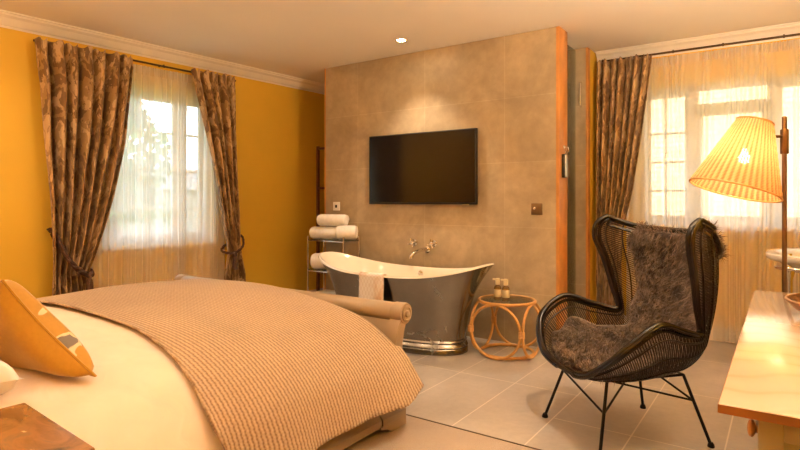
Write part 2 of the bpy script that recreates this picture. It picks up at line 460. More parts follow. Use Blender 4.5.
WIN1 = (2.42, 3.52, .80, 2.22)       # y0,y1,z0,z1
WIN2 = (-1.10, .44, .98, 2.22)       # x0,x1
struct(MB().box(-6, XR, 2.57, YB, -.12, 0).build('floor', M['floor'], smooth=False), 'grey stone tile floor with thin pale joints', 'floor')
struct(MB().box(-6, XR, YF, 2.57, -.12, .004).build('floor_carpet', M['carpet'], smooth=False), 'beige carpet beside the bed, meeting the stone tiles', 'carpet')
struct(MB().box(-3.2, XR, 2.564, 2.574, -.05, .006).build('trim_1', M['rod'], smooth=False), 'thin dark strip between carpet and tiles', 'threshold strip')
struct(MB().box(-6, XR + .3, YF - .3, YB + .3, CZ, CZ + .12).build('ceiling', M['ceiling'], smooth=False), 'plain cream painted ceiling', 'ceiling')

def wall_boxes(a0, a1, w):
    """rectangles around one opening: (a0,a1,z0,z1)"""
    return [(a0, w[0], 0, CZ), (w[1], a1, 0, CZ), (w[0], w[1], 0, w[2]), (w[0], w[1], w[3], CZ)]
mb = MB()
for a, b, z0, z1 in wall_boxes(YF, YB + .2, WIN1):
    P = [LW(a, 0, 0), LW(b, 0, 0), LW(b, -.28, 0), LW(a, -.28, 0)]
    mb.add([(p.x, p.y, z0) for p in P] + [(p.x, p.y, z1) for p in P], [(0, 1, 2, 3), (4, 7, 6, 5), (0, 4, 5, 1), (1, 5, 6, 2), (2, 6, 7, 3), (3, 7, 4, 0)])
struct(mb.build('wall_left', M['yellow'], smooth=False), 'deep yellow wall with the tall curtained window', 'wall')
mb = MB()
for a, b, z0, z1 in wall_boxes(-4.9, XR + .2, WIN2): mb.box(a, b, YB, YB + .28, z0, z1)
struct(mb.build('wall_back', M['yellow'], smooth=False), 'yellow wall with the wide window behind the chair', 'wall')
struct(MB().box(XR, XR + .2, YF, YB, 0, CZ).build('wall_right', M['yellow'], smooth=False), 'yellow wall beside the desk', 'wall')
struct(MB().box(-6, XR + .2, YF - .2, YF, 0, CZ).build('wall_front', M['yellow'], smooth=False), 'yellow wall behind the bed head', 'wall')
# free-standing stone clad wall
YS, YSB = 4.38, 4.58
wp = struct(MB().box(-3.985, -1.505, YS, YSB, 0, CZ - .004).build('wall_partition', M['stone'], smooth=False), 'beige stone tiled partition wall behind the bath', 'wall')
struct(MB().box(-1.505, -1.478, YS - .004, YSB, 0, CZ - .004, .002).build('trim_2', M['wood_trim']), 'orange wood edge of the stone partition, beside the shower', 'trim')
struct(MB().box(-4.0, -3.985, YS - .004, YSB, 0, CZ - .004, .002).build('trim_3', M['wood_trim']), 'wood edge at the far left end of the stone partition', 'trim')
struct(MB().box(-1.64, -1.487, 5.13, YB, 0, CZ - .004).build('wall_shower', M['stone'], smooth=False), 'stone tiled pier between shower and window', 'wall')
struct(MB().box(-1.487, -1.468, 5.126, 5.20, 0, CZ - .004, .002).build('trim_4', M['wood_trim']), 'orange wood edge of the tiled pier beside the brown drape', 'trim')
struct(MB().box(-1.487, -1.470, 5.20, YB, 0, CZ - .004).build('wall_return', M['yellow'], smooth=False), 'narrow yellow return of the pier beside the drape', 'wall')
struct(MB().box(-2.75, -2.63, YSB, YB, 0, CZ - .004).build('wall_light_block', M['stone'], smooth=False), 'unseen tiled wall added in the shower to block window light', 'wall')  # added out of view to keep window light off the left wall
struct(MB().box(-2.63, -1.64, YB - .02, YB, 0, CZ - .2).build('wall_tiling', M['stone'], smooth=False), 'tiled rear wall of the shower behind the glass', 'wall')

# cornices: moulded profile swept along a wall
CPROF = [(0, 0), (.0, -.10), (.012, -.105), (.016, -.09), (.028, -.085), (.040, -.07), (.060, -.04), (.085, -.025), (.090, -.012), (.105, -.010), (.105, 0)]
def cornice(name, A, B, nrm, label):
    mb = MB(); V = [Vector(A) + nrm * o + Vector((0, 0, d)) for o, d in CPROF] + [Vector(B) + nrm * o + Vector((0, 0, d)) for o, d in CPROF]
    n = len(CPROF)
    mb.add(V, [tuple(range(n)), tuple(reversed(range(n, 2 * n)))] + [(i, i + n, (i + 1) % n + n, (i + 1) % n) for i in range(n)])
    struct(mb.build(name, M['white_trim'], angle=25), label, 'cornice')
cornice('trim_5', LW(YF, 0, CZ), LW(YB, 0, CZ), LW_N, 'cream moulded cornice above the left window')
cornice('trim_6', (-1.462, YB, CZ), (XR, YB, CZ), Vector((0, -1, 0)), 'cream moulded cornice above the wide window')
cornice('trim_7', (-2.63, YB - .02, CZ), (-1.64, YB - .02, CZ), Vector((0, -1, 0)), 'short cornice seen over the shower')
# skirting
mb = MB()
P = [LW(YF, 0, 0), LW(YB, 0, 0), LW(YB, .018, 0), LW(YF, .018, 0)]
mb.add([(p.x, p.y, 0) for p in P] + [(p.x, p.y, .13) for p in P], [(0, 1, 2, 3), (4, 7, 6, 5), (0, 4, 5, 1), (1, 5, 6, 2), (2, 6, 7, 3), (3, 7, 4, 0)])
struct(mb.build('baseboard_left', M['white_trim'], smooth=False), 'cream skirting along the left wall', 'skirting')
struct(MB().box(-1.462, XR, YB - .018, YB, 0, .13, .004).build('baseboard_back', M['white_trim']), 'cream skirting under the wide window', 'skirting')

# windows ---------------------------------------------------------------
def window(name, P, w, d0, cuts, label, barsets, transoms=()):
    """P(a, off, z) maps to the wall (off<0 outwards). cuts: mullions; barsets: lists of glazing bars per light"""
    a0, a1, z0, z1 = w
    root = thing(name, label, 'window', P((a0 + a1) / 2, d0, z0)); struct(root, label, 'window')
    def bar(mb, b0, b1, c0, c1, t0=-.03, t1=.03):
        Q = [(b0, t0), (b1, t0), (b1, t1), (b0, t1)]
        V = [P(a, d0 + t, c0) for a, t in Q] + [P(a, d0 + t, c1) for a, t in Q]
        mb.add(V, [(0, 1, 2, 3), (4, 7, 6, 5), (0, 4, 5, 1), (1, 5, 6, 2), (2, 6, 7, 3), (3, 7, 4, 0)])
    f = MB(); bar(f, a0, a0 + .05, z0, z1); bar(f, a1 - .05, a1, z0, z1); bar(f, a0, a1, z1 - .05, z1); bar(f, a0, a1, z0, z0 + .05)
    for c in cuts: bar(f, c - .035, c + .035, z0, z1)
    for (b0, b1, z) in transoms: bar(f, b0, b1, z - .04, z + .04)
    f.build('window_frame', M['frame_white'], root, smooth=False)
    edges = [a0 + .05] + [e for c in cuts for e in (c - .035, c + .035)] + [a1 - .05]
    for k in range(0, len(edges), 2):
        e0, e1 = edges[k], edges[k + 1]
        sash = MB(); s = .035
        vs, hs, zt = barsets[k // 2]
        for (b0, b1, c0, c1) in ((e0, e0 + s, z0 + .05, zt), (e1 - s, e1, z0 + .05, zt), (e0, e1, zt - s, zt), (e0, e1, z0 + .05, z0 + .05 + s)): bar(sash, b0, b1, c0, c1, -.02, .02)
        for v in vs: bar(sash, v - .009, v + .009, z0 + .05, zt, -.012, .012)
        for h in hs: bar(sash, e0, e1, h - .009, h + .009, -.012, .012)
        sash.build('window_sash', M['frame_white'], root, smooth=False)
        g = MB(); g.add([P(e0, d0, z0 + .05), P(e1, d0, z0 + .05), P(e1, d0, z1 - .05), P(e0, d0, z1 - .05)], [(0, 1, 2, 3)])
        g.build('window_pane', M['glass'], root, smooth=False)
    s = MB()
    Q = [(a0, d0 + .03), (a1, d0 + .03), (a1, .03), (a0, .03)]
    V = [P(a, t, z0 - .03) for a, t in Q] + [P(a, t, z0 + .004) for a, t in Q]
    s.add(V, [(0, 1, 2, 3), (4, 7, 6, 5), (0, 4, 5, 1), (1, 5, 6, 2), (2, 6, 7, 3), (3, 7, 4, 0)])
    s.build('window_sill', M['white_trim'], root, smooth=False)
    return root
BWp = lambda a, off, z: Vector((a, YB - off, z))
window('window_1', LW, WIN1, -.12, [3.22], 'white framed window in the yellow left wall behind the sheer curtain',
       [([2.83], [1.12, 1.48, 1.84], 2.17), ([], [1.12, 1.48, 1.84], 2.17)])
window('window_2', BWp, WIN2, -.12, [-.66, -.08], 'wide white framed window behind the rattan lamp shade',
       [([-.89], [1.29, 1.55, 1.81], 2.17), ([], [], 1.98), ([], [], 2.17)], [(-.66, -.08, 2.01)])

# ------------------------------------------------------------------ curtains
def drape(name, P, rows, folds, flat, label, z0, seed=1, header=True):
    """rows: (z, outer, inner, amplitude, offset, sharp); P(a, off, z)"""
    r = random.Random(seed); rows = sorted(rows); nt = folds * 16; nz = 90
    ph = [r.uniform(-.5, .5) for _ in range(folds + 2)]; am = [r.uniform(.7, 1.2) for _ in range(folds + 2)]
    zs = np.linspace(rows[0][0], rows[-1][0], nz); G = []; U = []
    for z in zs:
        a, b, amp, off, sharp = lerp_tab(rows, z); row = []; ur = []
        for j in range(nt + 1):
            t = j / nt; k = t * folds; i = int(min(k, folds - 1e-6)); fr = k - i
            A = am[i] * (1 - fr) + am[i + 1] * fr
            sw = math.sin(2 * PI * k + .5 * math.sin(2.2 * z + ph[i]))
            d = np.sign(sw) * abs(sw) ** (1 - .3 * sharp)
            x = a + (b - a) * (t + .018 * math.sin(2 * PI * k * 1 + 1.3 + z * 1.4) * (1 - abs(2 * t - 1) ** 6))
            o = off + amp * A * d + .25 * amp * math.sin(2 * PI * k * .5 + 1.7 * z + ph[i])
            zz = z
            if header and z > rows[-1][0] - .1: zz = z + .012 * math.sin(2 * PI * k * 2.5 + ph[i]) * (z - rows[-1][0] + .1) / .1; o += .012 * math.sin(2 * PI * k * 3 + ph[i] * 4) * (z - rows[-1][0] + .1) / .1
            row.append(P(x, o, zz)); ur.append((t * flat, z))
        G.append(row); U.append(ur)
    return MB().grid(G, uv=U)

GR = 'patterned brown drapes'
# left window, near drape
rodz1 = 2.455
rows = [(.02, 1.98, 2.34, 0.047, 0.170, 0), (.35, 1.99, 2.31, 0.047, 0.170, 0), (.63, 2.0, 2.265, 0.038, 0.170, 0), (.72, 2.0, 2.30, 0.043, 0.170, 0), (.95, 1.99, 2.38, 0.054, 0.170, 0), (1.25, 1.98, 2.47, 0.061, 0.160, 0),
        (1.7, 1.95, 2.58, 0.068, 0.150, 0), (2.1, 1.93, 2.62, 0.068, 0.160, 0), (2.29, 1.91, 2.645, 0.061, 0.150, .3), (2.36, 1.905, 2.65, 0.035, 0.150, 1), (2.43, 1.90, 2.65, 0.049, 0.150, 1)]
d1 = drape('drape', LW, rows, 7, 1.7, '', 0, 3)
o = d1.build('drape', M['damask'], loc=LW(2.2, .14, 0), solid=.004, angle=180)
tag(o, 'brown patterned drape tied back low at the near side of the left window', 'curtain', GR)
rows = [(.02, 3.50, 3.79, .040, .17, 0), (.45, 3.52, 3.78, .040, .17, 0), (.68, 3.57, 3.73, .028, .17, 0), (.80, 3.55, 3.72, .036, .17, 0), (1.05, 3.50, 3.71, .046, .17, 0), (1.4, 3.44, 3.70, .054, .16, 0),
        (1.9, 3.33, 3.69, .060, .16, 0), (2.29, 3.24, 3.69, .054, .15, .3), (2.37, 3.215, 3.685, .034, .15, 1), (2.44, 3.205, 3.69, .042, .15, 1)]
o = drape('drape', LW, rows, 5, 1.2, '', 0, 8).build('drape', M['damask'], loc=LW(3.6, .14, 0), solid=.004, angle=180)
tag(o, 'narrow brown patterned drape on the left window beside the stone wall', 'curtain', GR)
rows = [(.02, -1.43, -1.19, 0.041, 0.150, 0), (.6, -1.43, -1.22, 0.041, 0.150, 0), (.95, -1.43, -1.20, 0.041, 0.150, 0), (1.3, -1.435, -1.12, 0.047, 0.150, 0), (1.8, -1.44, -1.05, 0.054, 0.140, 0),
        (2.3, -1.44, -.985, 0.054, 0.150, .3), (2.40, -1.44, -.97, 0.035, 0.145, 1), (2.49, -1.44, -.965, 0.046, 0.145, 1)]
o = drape('drape', BWp, rows, 7, 1.5, '', 0, 5).build('drape', M['damask'], loc=BWp(-1.3, .13, 0), solid=.004, angle=180)
tag(o, 'brown patterned drape hanging behind the wicker chair beside the wide window', 'curtain', GR)

def sheer(P, a0, a1, z1, off, folds, seed):
    r = random.Random(seed); nt = folds * 8; zs = np.linspace(.015, z1, 26); G = []; U = []
    f1 = [r.uniform(0, 6.28) for _ in range(6)]
    for z in zs:
        top = min(1, max(0, (z - (z1 - .25)) / .25)); row = []; ur = []
        for j in range(nt + 1):
            t = j / nt; k = t * folds
            warp = .6 * math.sin(2 * PI * t * 3.3 + f1[0]) + .35 * math.sin(2 * PI * t * 7.7 + f1[1]) + .15 * math.sin(z * 1.5 + f1[2] + 9 * t)
            amp = (.014 + .020 * (.5 + .5 * math.sin(2 * PI * t * 5.1 + f1[3]))) * (1 - .4 * top) * (.8 + .25 * (z1 - z) / z1)
            o = off + amp * math.sin(2 * PI * (k + warp * (1 - top * .4))) + .012 * math.sin(2 * PI * t * 4 + f1[4])
            row.append(P(a0 + (a1 - a0) * t, o, z)); ur.append((t * (a1 - a0) * 2, z))
        G.append(row); U.append(ur)
    return MB().grid(G, uv=U)
def tape(P, a0, a1, z1, off, folds):
    G = []; nt = folds * 6
    for z in (z1 - .075, z1 - .04, z1):
        G.append([P(a0 + (a1 - a0) * j / nt, off + .008 * math.sin(2 * PI * j / 6), z + (.004 * math.sin(2 * PI * j / 6 + 1) if z == z1 else 0)) for j in range(nt + 1)])
    return MB().grid(G, uv=[[(j * .01, k * .04) for j in range(nt + 1)] for k in range(3)])
t = thing('sheer_curtain', 'white sheer curtain between the two drapes of the left window', 'curtain', LW(2.95, .07, 0), 'sheer curtains')
sheer(LW, 2.30, 3.60, 2.40, .056, 24, 2).build('voile', M['sheer'], t, angle=180)
tape(LW, 2.30, 3.60, 2.40, .058, 60).build('heading_tape', M['sheer_tape'], t, angle=180)
t = thing('sheer_curtain', 'wide cream sheer curtain behind the rattan lamp shade', 'curtain', BWp(-.4, .07, 0), 'sheer curtains')
sheer(BWp, -1.20, .50, 2.475, .052, 24, 4).build('voile', M['sheer'], t, angle=180)
tape(BWp, -1.20, .50, 2.475, .052, 74).build('heading_tape', M['sheer_tape'], t, angle=180)

def rod(P, a0, a1, z, off, label, brackets):
    t = thing('curtain_rod', label, 'curtain rod', P((a0 + a1) / 2, off, z), 'curtain rods')
    MB().tube([P(a0, off, z), P(a1, off, z)], .009, 10).build('pole', M['rod'], t)
    for b in brackets:
        MB().tube([P(b, 0, z + .012), P(b, off, z + .012), P(b, off, z - .012)], .006, 8).build('bracket', M['rod'], t)
    return t
rod(LW, 1.90, 3.72, 2.425, .092, 'thin dark curtain rod over the left window', [2.0, 2.95, 3.66])
rod(BWp, -1.44, .52, 2.505, .085, 'thin dark curtain rod over the wide window', [-1.40, -.80, -.42, .0, .42])

def tieback(P, pts, r, tas, label, loc):
    """braided rope from a wall hook round the drape, with a tassel"""
    t = thing('curtain_tieback', label, 'tieback', loc, 'rope tiebacks')
    C = spline([tuple(P(*p)) for p in pts], 60)
    m = MB()
    for k in (0, 1, 2):                       # three twisted strands
        path = []
        for i, c in enumerate(C):
            a = i * .55 + k * 2 * PI / 3; path.append(Vector(c) + (LW_N * math.cos(a) + Vector((0, 0, 1)) * math.sin(a)) * r * .62)
        m.tube(path, r * .72, 7)
    m.build('rope', M['rope'], t)
    c = P(*tas)
    m = MB().lathe([(.004, .0), (.018, -.012), (.021, -.03), (.014, -.05), (.020, -.058), (.024, -.09), (.030, -.16), (.032, -.175)], c, 18)
    m.build('tassel', M['rope'], t)
    h = pts[0]
    MB().tube([P(h[0], 0, h[2]), P(h[0], h[1] + .01, h[2])], .009, 10).build('wall_hook', M['rod'], t)
tieback(LW, [(2.03, .05, .97), (2.03, .16, .93), (2.055, .26, .79), (2.12, .285, .685), (2.205, .275, .62), (2.285, .19, .61), (2.27, .10, .65), (2.15, .05, .74), (2.05, .03, .94)], .019, (2.225, .285, .635), 'dark brown rope tieback with tassel, hooked to the wall on the near drape', LW(2.03, .05, .97))
tieback(LW, [(3.77, .04, .84), (3.76, .15, .83), (3.70, .245, .75), (3.62, .25, .69), (3.555, .20, .68), (3.54, .11, .71), (3.66, .07, .78), (3.76, .04, .83)], .011, (3.60, .255, .69), 'dark brown rope tieback round the narrow drape beside the stone wall', LW(3.77, .04, .84))

# ------------------------------------------------------------------ things on the stone wall
t = thing('television', 'wide flat black television mounted on the stone wall above the bath', 'television', (-2.78, YS, 1.5))
MB().box(-3.365, -2.193, YS - .052, YS - .018, 1.165, 1.831, .004).build('casing', M['black_plastic'], t)
MB().box(-3.353, -2.205, YS - .0535, YS - .050, 1.185, 1.820).build('screen', M['black_gloss'], t, smooth=False)
MB().box(-3.0, -2.55, YS - .018, YS, 1.35, 1.65).build('wall_bracket', M['black_plastic'], t, smooth=False)
MB().box(-2.34, -2.26, YS - .050, YS - .036, 1.157, 1.166, .002).build('sensor', M['chrome'], t)
t = thing('wall_socket', 'small white socket plate on the stone wall above the towel rack', 'socket', (-3.83, YS, 1.14))
MB().box(-3.875, -3.785, YS - .010, YS, 1.095, 1.185, .003).build('plate', M['ceramic'], t)
MB().box(-3.842, -3.818, YS - .016, YS - .009, 1.125, 1.155, .002).build('rocker', M['black_plastic'], t)
t = thing('light_switch', 'square bronze switch plate on the stone wall near the wood edge', 'switch', (-1.665, YS, 1.13))
MB().box(-1.712, -1.618, YS - .008, YS, 1.083, 1.177, .003).build('plate', M['bronze'], t)
MB().lathe([(.011, 0), (.010, .010), (.006, .012), (.006, .022), (.003, .024)], (-1.680, YS - .008, 1.135), 14, 'y', mat=Matrix.Rotation(PI, 3, 'Z')).build('dolly', M['chrome'], t)

def tap_handle(x, z, label):
    t = thing('tap_handle', label, 'tap', (x, YS, z), 'bath tap handles')
    MB().lathe([(.030, 0), (.030, -.008), (.018, -.014), (.014, -.045), (.018, -.05), (.018, -.062), (.010, -.068)], (x, YS, z), 20, 'y').build('escutcheon', M['chrome'], t)
    c = MB()
    for a in (0, PI / 2):
        d = Vector((math.cos(a + .3), 0, math.sin(a + .3))) * .042
        p = Vector((x, YS - .056, z)); c.tube([p - d, p - d * .5, p + d * .5, p + d], [.009, .0055, .0055, .009], 10)
    c.build('cross_handle', M['chrome'], t)
tap_handle(-2.86, .805, 'chrome cross tap handle on the stone wall, further from the wood edge')
tap_handle(-2.645, .805, 'chrome cross tap handle on the stone wall, nearer the wood edge')
t = thing('bath_spout', 'chrome spout on the stone wall reaching over the bath', 'tap', (-2.72, YS, .74))
MB().lathe([(.032, 0), (.032, -.008), (.020, -.016)], (-2.72, YS, .745), 20, 'y').build('escutcheon', M['chrome'], t)
MB().tube(spline([(-2.72, YS, .745), (-2.735, YS - .08, .748), (-2.76, YS - .16, .725), (-2.77, YS - .19, .70), (-2.772, YS - .195, .675)], 18), [.017] * 12 + [.018] * 6, 12).build('nozzle', M['chrome'], t)

# the downlights: one is in view over the bath, the rest are added unseen to brighten the room
def downlight(x, y, e, label, cone=150, blend=.8):
    t = thing('downlight', label, 'downlight', (x, y, CZ), 'ceiling downlights')
    MB().lathe([(.036, .0), (.036, -.003), (.050, -.008), (.052, -.004), (.052, 0)], (x, y, CZ), 28, caps=False).build('trim_ring', M['chrome'], t)
    MB().lathe([(.0001, -.004), (.036, -.0035)], (x, y, CZ), 24, caps=False).build('lens', M['lens'], t)
    light('downlight_beam', 'SPOT', (x, y, CZ - .012), e, (1, .78, .545), t, spot_size=math.radians(cone), spot_blend=blend, shadow_soft_size=.03)
downlight(-2.747, 3.99, 50, 'glowing round ceiling downlight above the bath', 95, .7)
for x, y, e_, w in [(-.9, 1.0, 9, 'over the near side of the bed'), (-2.6, 1.7, 24, 'over the middle of the bed'), (-3.9, 1.2, 24, 'over the far side of the bed'), (-.7, 2.5, 46, 'over the wicker chair'), (-2.4, -.1, 14, 'over the bed head')]:
    downlight(x, y, e_, 'added unseen ceiling downlight ' + w)
downlight(-2.1, 4.95, 14, 'added unseen ceiling downlight brightening the shower')  # extra lamp added to lift the dark shower space

# unseen uplighters added as fill: two over the bed head, one over the desk end
def fill_uplighter(p, n, e, label):
    p = Vector(p); n = Vector(n)
    t = thing('fill_uplighter', label, 'fill lamp', tuple(p), 'added fill uplighters')
    c = p + n * .14
    MB().lathe([(.05, 0), (.05, .012), (.03, .02)], (0, 0, 0), 24, 'z', mat=n.to_track_quat('Z', 'Y').to_matrix()).shift(p).build('back_plate', M['bronze'], t)
    MB().tube([p + n * .015, p + n * .10, c + Vector((0, 0, .04))], .008, 10).build('arm', M['bronze'], t)
    MB().lathe([(.0, .035), (.06, .045), (.10, .075), (.125, .13)], tuple(c), 32, caps=False).build('lamp_shade', M['ceramic'], t, solid=.004)
    MB().lathe([(0, .07), (.022, .085), (.028, .11), (.018, .14), (0, .15)], tuple(c), 16, caps=False).build('bulb', M['bulb'], t)
    light('lamp_glow', 'POINT', tuple(c + Vector((0, 0, .11))), e, (1, .79, .565), t, shadow_soft_size=.05)
fill_uplighter((-3.3, YF, 1.5), (0, 1, 0), 48, 'unseen fill uplighter added over the bed head, on the side of the left window')
fill_uplighter((-.6, YF, 1.5), (0, 1, 0), 48, 'unseen fill uplighter added over the bed head, on the side of the desk')
fill_uplighter((XR, 2.5, 1.75), (-1, 0, 0), 300, 'unseen fill uplighter added on the wall over the desk')

# ------------------------------------------------------------------ the bath
BX, BY = -2.68, 3.87
def bath_pt(a, k):
    """k: 0 base .. 1 rim, outer skin"""
    ca, sa = math.cos(a), math.sin(a)
    zr = .600 + .115 * abs(ca) ** 2.4
    e = k ** 1.6
    hl = .60 + .25 * (.35 * k + .65 * k ** 3); hw = .25 + .10 * (.5 * k + .5 * k ** 3)
    p = .86
    x = hl * np.sign(ca) * abs(ca) ** p; y = hw * np.sign(sa) * abs(sa) ** p
    z = .10 + (zr - .10) * k
    return Vector((BX + x, BY + y, z))
t = thing('bathtub', 'freestanding metal bath with cream inside before the stone wall', 'bathtub', (BX, BY, 0))
NA = 96
rings = [[bath_pt(2 * PI * i / NA, k) for i in range(NA)] for k in np.linspace(0, .985, 26)]
MB().grid(rings, False, True).build('outer_shell', M['bath_out'], t)
inner = []
for k in np.linspace(0, 1, 26):
    row = []
    for i in range(NA):
        a = 2 * PI * i / NA; q = bath_pt(a, 1 - .0 * k); c = Vector((BX, BY, q.z))
        if k < .12:                                   # rolled rim
            u = k / .12 * PI; rr = .014
            o = bath_pt(a, 1.0); d = (Vector((BX, BY, o.z)) - o); d.z = 0; d.normalize()
            row.append(o + d * (rr - rr * math.cos(u)) + Vector((0, 0, rr * math.sin(u) - .006)))
        else:
            kk = 1 - (k - .12) / .88
            o = bath_pt(a, max(.15, kk)); d = (Vector((BX, BY, o.z)) - o); d.z = 0; L = d.length; d.normalize()
            p = o + d * min(.028 + .05 * (1 - kk) ** 3, L); 
            row.append(p)
    inner.append(row)
last = [Vector((BX, BY, inner[-1][0].z - .01)) + (p - Vector((BX, BY, p.z))) * .4 for p in inner[-1]]
last2 = [Vector((BX, BY, last[0].z)) for _ in last]
for r_ in (last, last2):
    for p in r_: p.z = .155
MB().grid(inner + [last, last2], False, True).build('enamel_lining', M['enamel'], t)
pl = MB(); prof = [(1.0, .11), (1.012, .108), (1.024, .096), (1.012, .084), (1.028, .074), (1.040, .060), (1.026, .046), (1.036, .038), (1.040, .004), (1.0, .004)]
pl.grid([[Vector((BX + (.60 * np.sign(math.cos(a)) * abs(math.cos(a)) ** .86) * f, BY + (.25 * np.sign(math.sin(a)) * abs(math.sin(a)) ** .86) * (1 + (f - 1) * 2), z)) for a in np.linspace(0, 2 * PI, NA, endpoint=False)] for f, z in prof], False, True)
pl.build('plinth', M['bath_out'], t)
# overflow on the rear inside wall
oy = BY + .278
MB().lathe([(.024, 0), (.024, -.006), (.018, -.010), (.010, -.012)], (-2.655, oy + .012, .555), 20, 'y').build('overflow', M['chrome'], t)
# bath mat over the front rim
def rim_front(x):
    best = min(np.linspace(-PI, 0, 400), key=lambda a: abs(bath_pt(a, 1).x - x)); return best
G = []; U = []
xs = np.linspace(-2.83, -2.585, 10)
for x in xs:
    a = rim_front(x); row = []; ur = []
    p1 = bath_pt(a, 1.0)
    path = [(p1.y + .075, p1.z - .10), (p1.y + .055, p1.z - .05), (p1.y + .036, p1.z + .0), (p1.y + .022, p1.z + .016), (p1.y + .004, p1.z + .016), (p1.y - .014, p1.z + .004), (p1.y - .016, p1.z - .03), (p1.y - .014, p1.z - .10), (p1.y - .012, p1.z - .18), (p1.y - .010, p1.z - .275)]
    for j, q in enumerate(spline(path, 30)):
        row.append((x + .004 * math.sin(j * .4), q[0], q[1])); ur.append(((x + 3) * 1, j * .012))
    G.append(row); U.append(ur)
tag(MB().grid(G, uv=U).build('bath_mat', M['bath_mat'], loc=(-2.83, 3.5, .33), solid=.008, angle=180), 'checked beige bath mat hanging over the front rim of the bath', 'bath mat')

# ------------------------------------------------------------------ towel rack
t = thing('shelf_rack', 'slim chrome rack of glass shelves between bath and stone wall', 'shelf', (-3.73, 4.22, 0))
RX0, RX1, RY0, RY1 = -3.975, -3.50, 4.10, 4.34
for x in (RX0, RX1):
    for y in (RY0, RY1): MB().tube([(x, y, 0), (x, y, .83)], .008, 10).lathe([(.011, .83), (.011, .84), (.004, .845)], (x, y, 0), 12).build('post', M['chrome'], t)
for z in (.19, .495, .80):
    s = MB().box(RX0, RX1, RY0, RY1, z, z + .008, .002)
    sh = s.build('shelf', M['shower_glass'], t)
    r_ = MB()
    for a, b in (((RX0, RY0), (RX1, RY0)), ((RX1, RY0), (RX1, RY1)), ((RX1, RY1), (RX0, RY1)), ((RX0, RY1), (RX0, RY0))): r_.tube([(*a, z - .004), (*b, z - .004)], .006, 8)
    r_.build('rail', M['chrome'], sh)
def rolled_towel(c, L, r, label, ang=0., sq=1.):
    """a towel rolled up: spiral layers visible at the ends, rounded body"""
    m = MB(); n = 40
    prof = [(r * .55, -L / 2 - .004), (r * .9, -L / 2 + .002), (r, -L / 2 + .02), (r * 1.01, 0), (r, L / 2 - .02), (r * .9, L / 2 - .002), (r * .55, L / 2 + .004)]
    R = Matrix.Rotation(ang, 3, 'Z')
    m.lathe(prof, (0, 0, 0), 32, 'x')
    for e in (-1, 1):
        m.tube([(e * (L / 2 + .001), (r * .93 - r * .85 * i / n) * math.cos(i * .5), (r * .93 - r * .85 * i / n) * math.sin(i * .5)) for i in range(n)], .005, 5)
    m.tube([(-L / 2 + .012, r * .97, -r * .25), (L / 2 - .012, r * .97, -r * .25)], .006, 6)
    C = Vector(c); m.v = [tuple(R @ Vector((p[0], p[1], p[2] * sq)) + C + Vector((0, 0, r * sq))) for p in m.v]
    return tag(m.build('rolled_towel', M['towel'], loc=c), label, 'towel', 'towels on the rack')
def folded_towel(c, w, d, h, label):
    """stacked folds with soft rounded fold edges at one side"""
    m = MB(); nl = 3; lh = h / nl
    for k in range(nl):
        m.box(c[0] - w / 2 + .004 * k, c[0] + w / 2 - .006 * (nl - k), c[1] - d / 2 + .003 * k, c[1] + d / 2, c[2] + k * lh, c[2] + (k + 1) * lh + .001, lh * .45, 4)
    return tag(m.build('folded_towel', M['towel'], loc=c), label, 'towel', 'towels on the rack')
rolled_towel((-3.825, 4.20, .808), .30, .074, 'white rolled towel on the top shelf, on the side away from the bath', .2, .85)
rolled_towel((-3.575, 4.24, .808), .19, .076, 'white rolled towel on the top shelf, on the side next to the bath', .5, .95)
rolled_towel((-3.735, 4.21, .942), .30, .066, 'white rolled towel lying on top of the other towels on the rack', .25, .9)
rolled_towel((-3.79, 4.20, .503), .32, .085, 'white rolled towel on the middle shelf of the rack', .35, .95)
folded_towel((-3.76, 4.22, .198), .38, .22, .075, 'white folded towel on the lowest shelf of the rack')

# dark wooden ladder rail in the passage beyond the stone wall
t = thing('towel_ladder', 'dark wooden towel ladder standing in the passage past the stone wall', 'ladder', (-4.33, 4.88, 0))
for x in (-4.565, -4.10): MB().box(x - .016, x + .016, 4.865, 4.895, 0, 1.845, .004).build('rail', M['dark_wood'], t)
for z in (.35, .86, 1.345, 1.815): MB().box(-4.55, -4.11, 4.87, 4.89, z - .014, z + .014, .003).build('rung', M['dark_wood'], t)

# shower screen, plaque and handle
t = thing('shower_screen', 'frameless clear glass panel closing the shower beside the stone wall', 'shower screen', (-1.56, 4.85, 0))
MB().box(-1.585, -1.577, YSB + .01, 5.12, .01, CZ - .02).build('glass_panel', M['shower_glass'], t, smooth=False)
MB().box(-1.600, -1.562, YSB + .005, YSB + .045, 1.55, 1.63, .003).build('hinge', M['chrome'], t)
MB().box(-1.600, -1.562, YSB + .005, YSB + .045, .35, .43, .003).build('hinge', M['chrome'], t)
t = thing('hanging_plaque', 'small dark framed plaque hanging from a hook on the wood edge', 'plaque', (-1.47, 4.49, 1.5))
MB().box(-1.478, -1.452, 4.43, 4.475, 1.385, 1.575, .003).build('case', M['black_plastic'], t)
MB().box(-1.4525, -1.449, 4.434, 4.55, 1.39, 1.57, .002).build('face_panel', M['nickel'], t)
MB().tube([(-1.478, 4.48, 1.635), (-1.44, 4.48, 1.63), (-1.435, 4.48, 1.60), (-1.45, 4.48, 1.59)], .005, 8).lathe([(.016, 0), (.016, .006), (.008, .010)], (-1.478, 4.48, 1.635), 16, 'x').build('hook', M['chrome'], t)
MB().tube([(-1.46 + .0 * math.cos(a), 4.48 + .016 * math.cos(a), 1.590 + .016 * math.sin(a)) for a in np.linspace(0, 2 * PI, 20, endpoint=False)], .003, 6, True).build('ring', M['chrome'], t)
t = thing('robe_hook', 'slim chrome bar handle on the tiled pier beside the shower', 'hook', (-1.53, 5.13, 2.17))
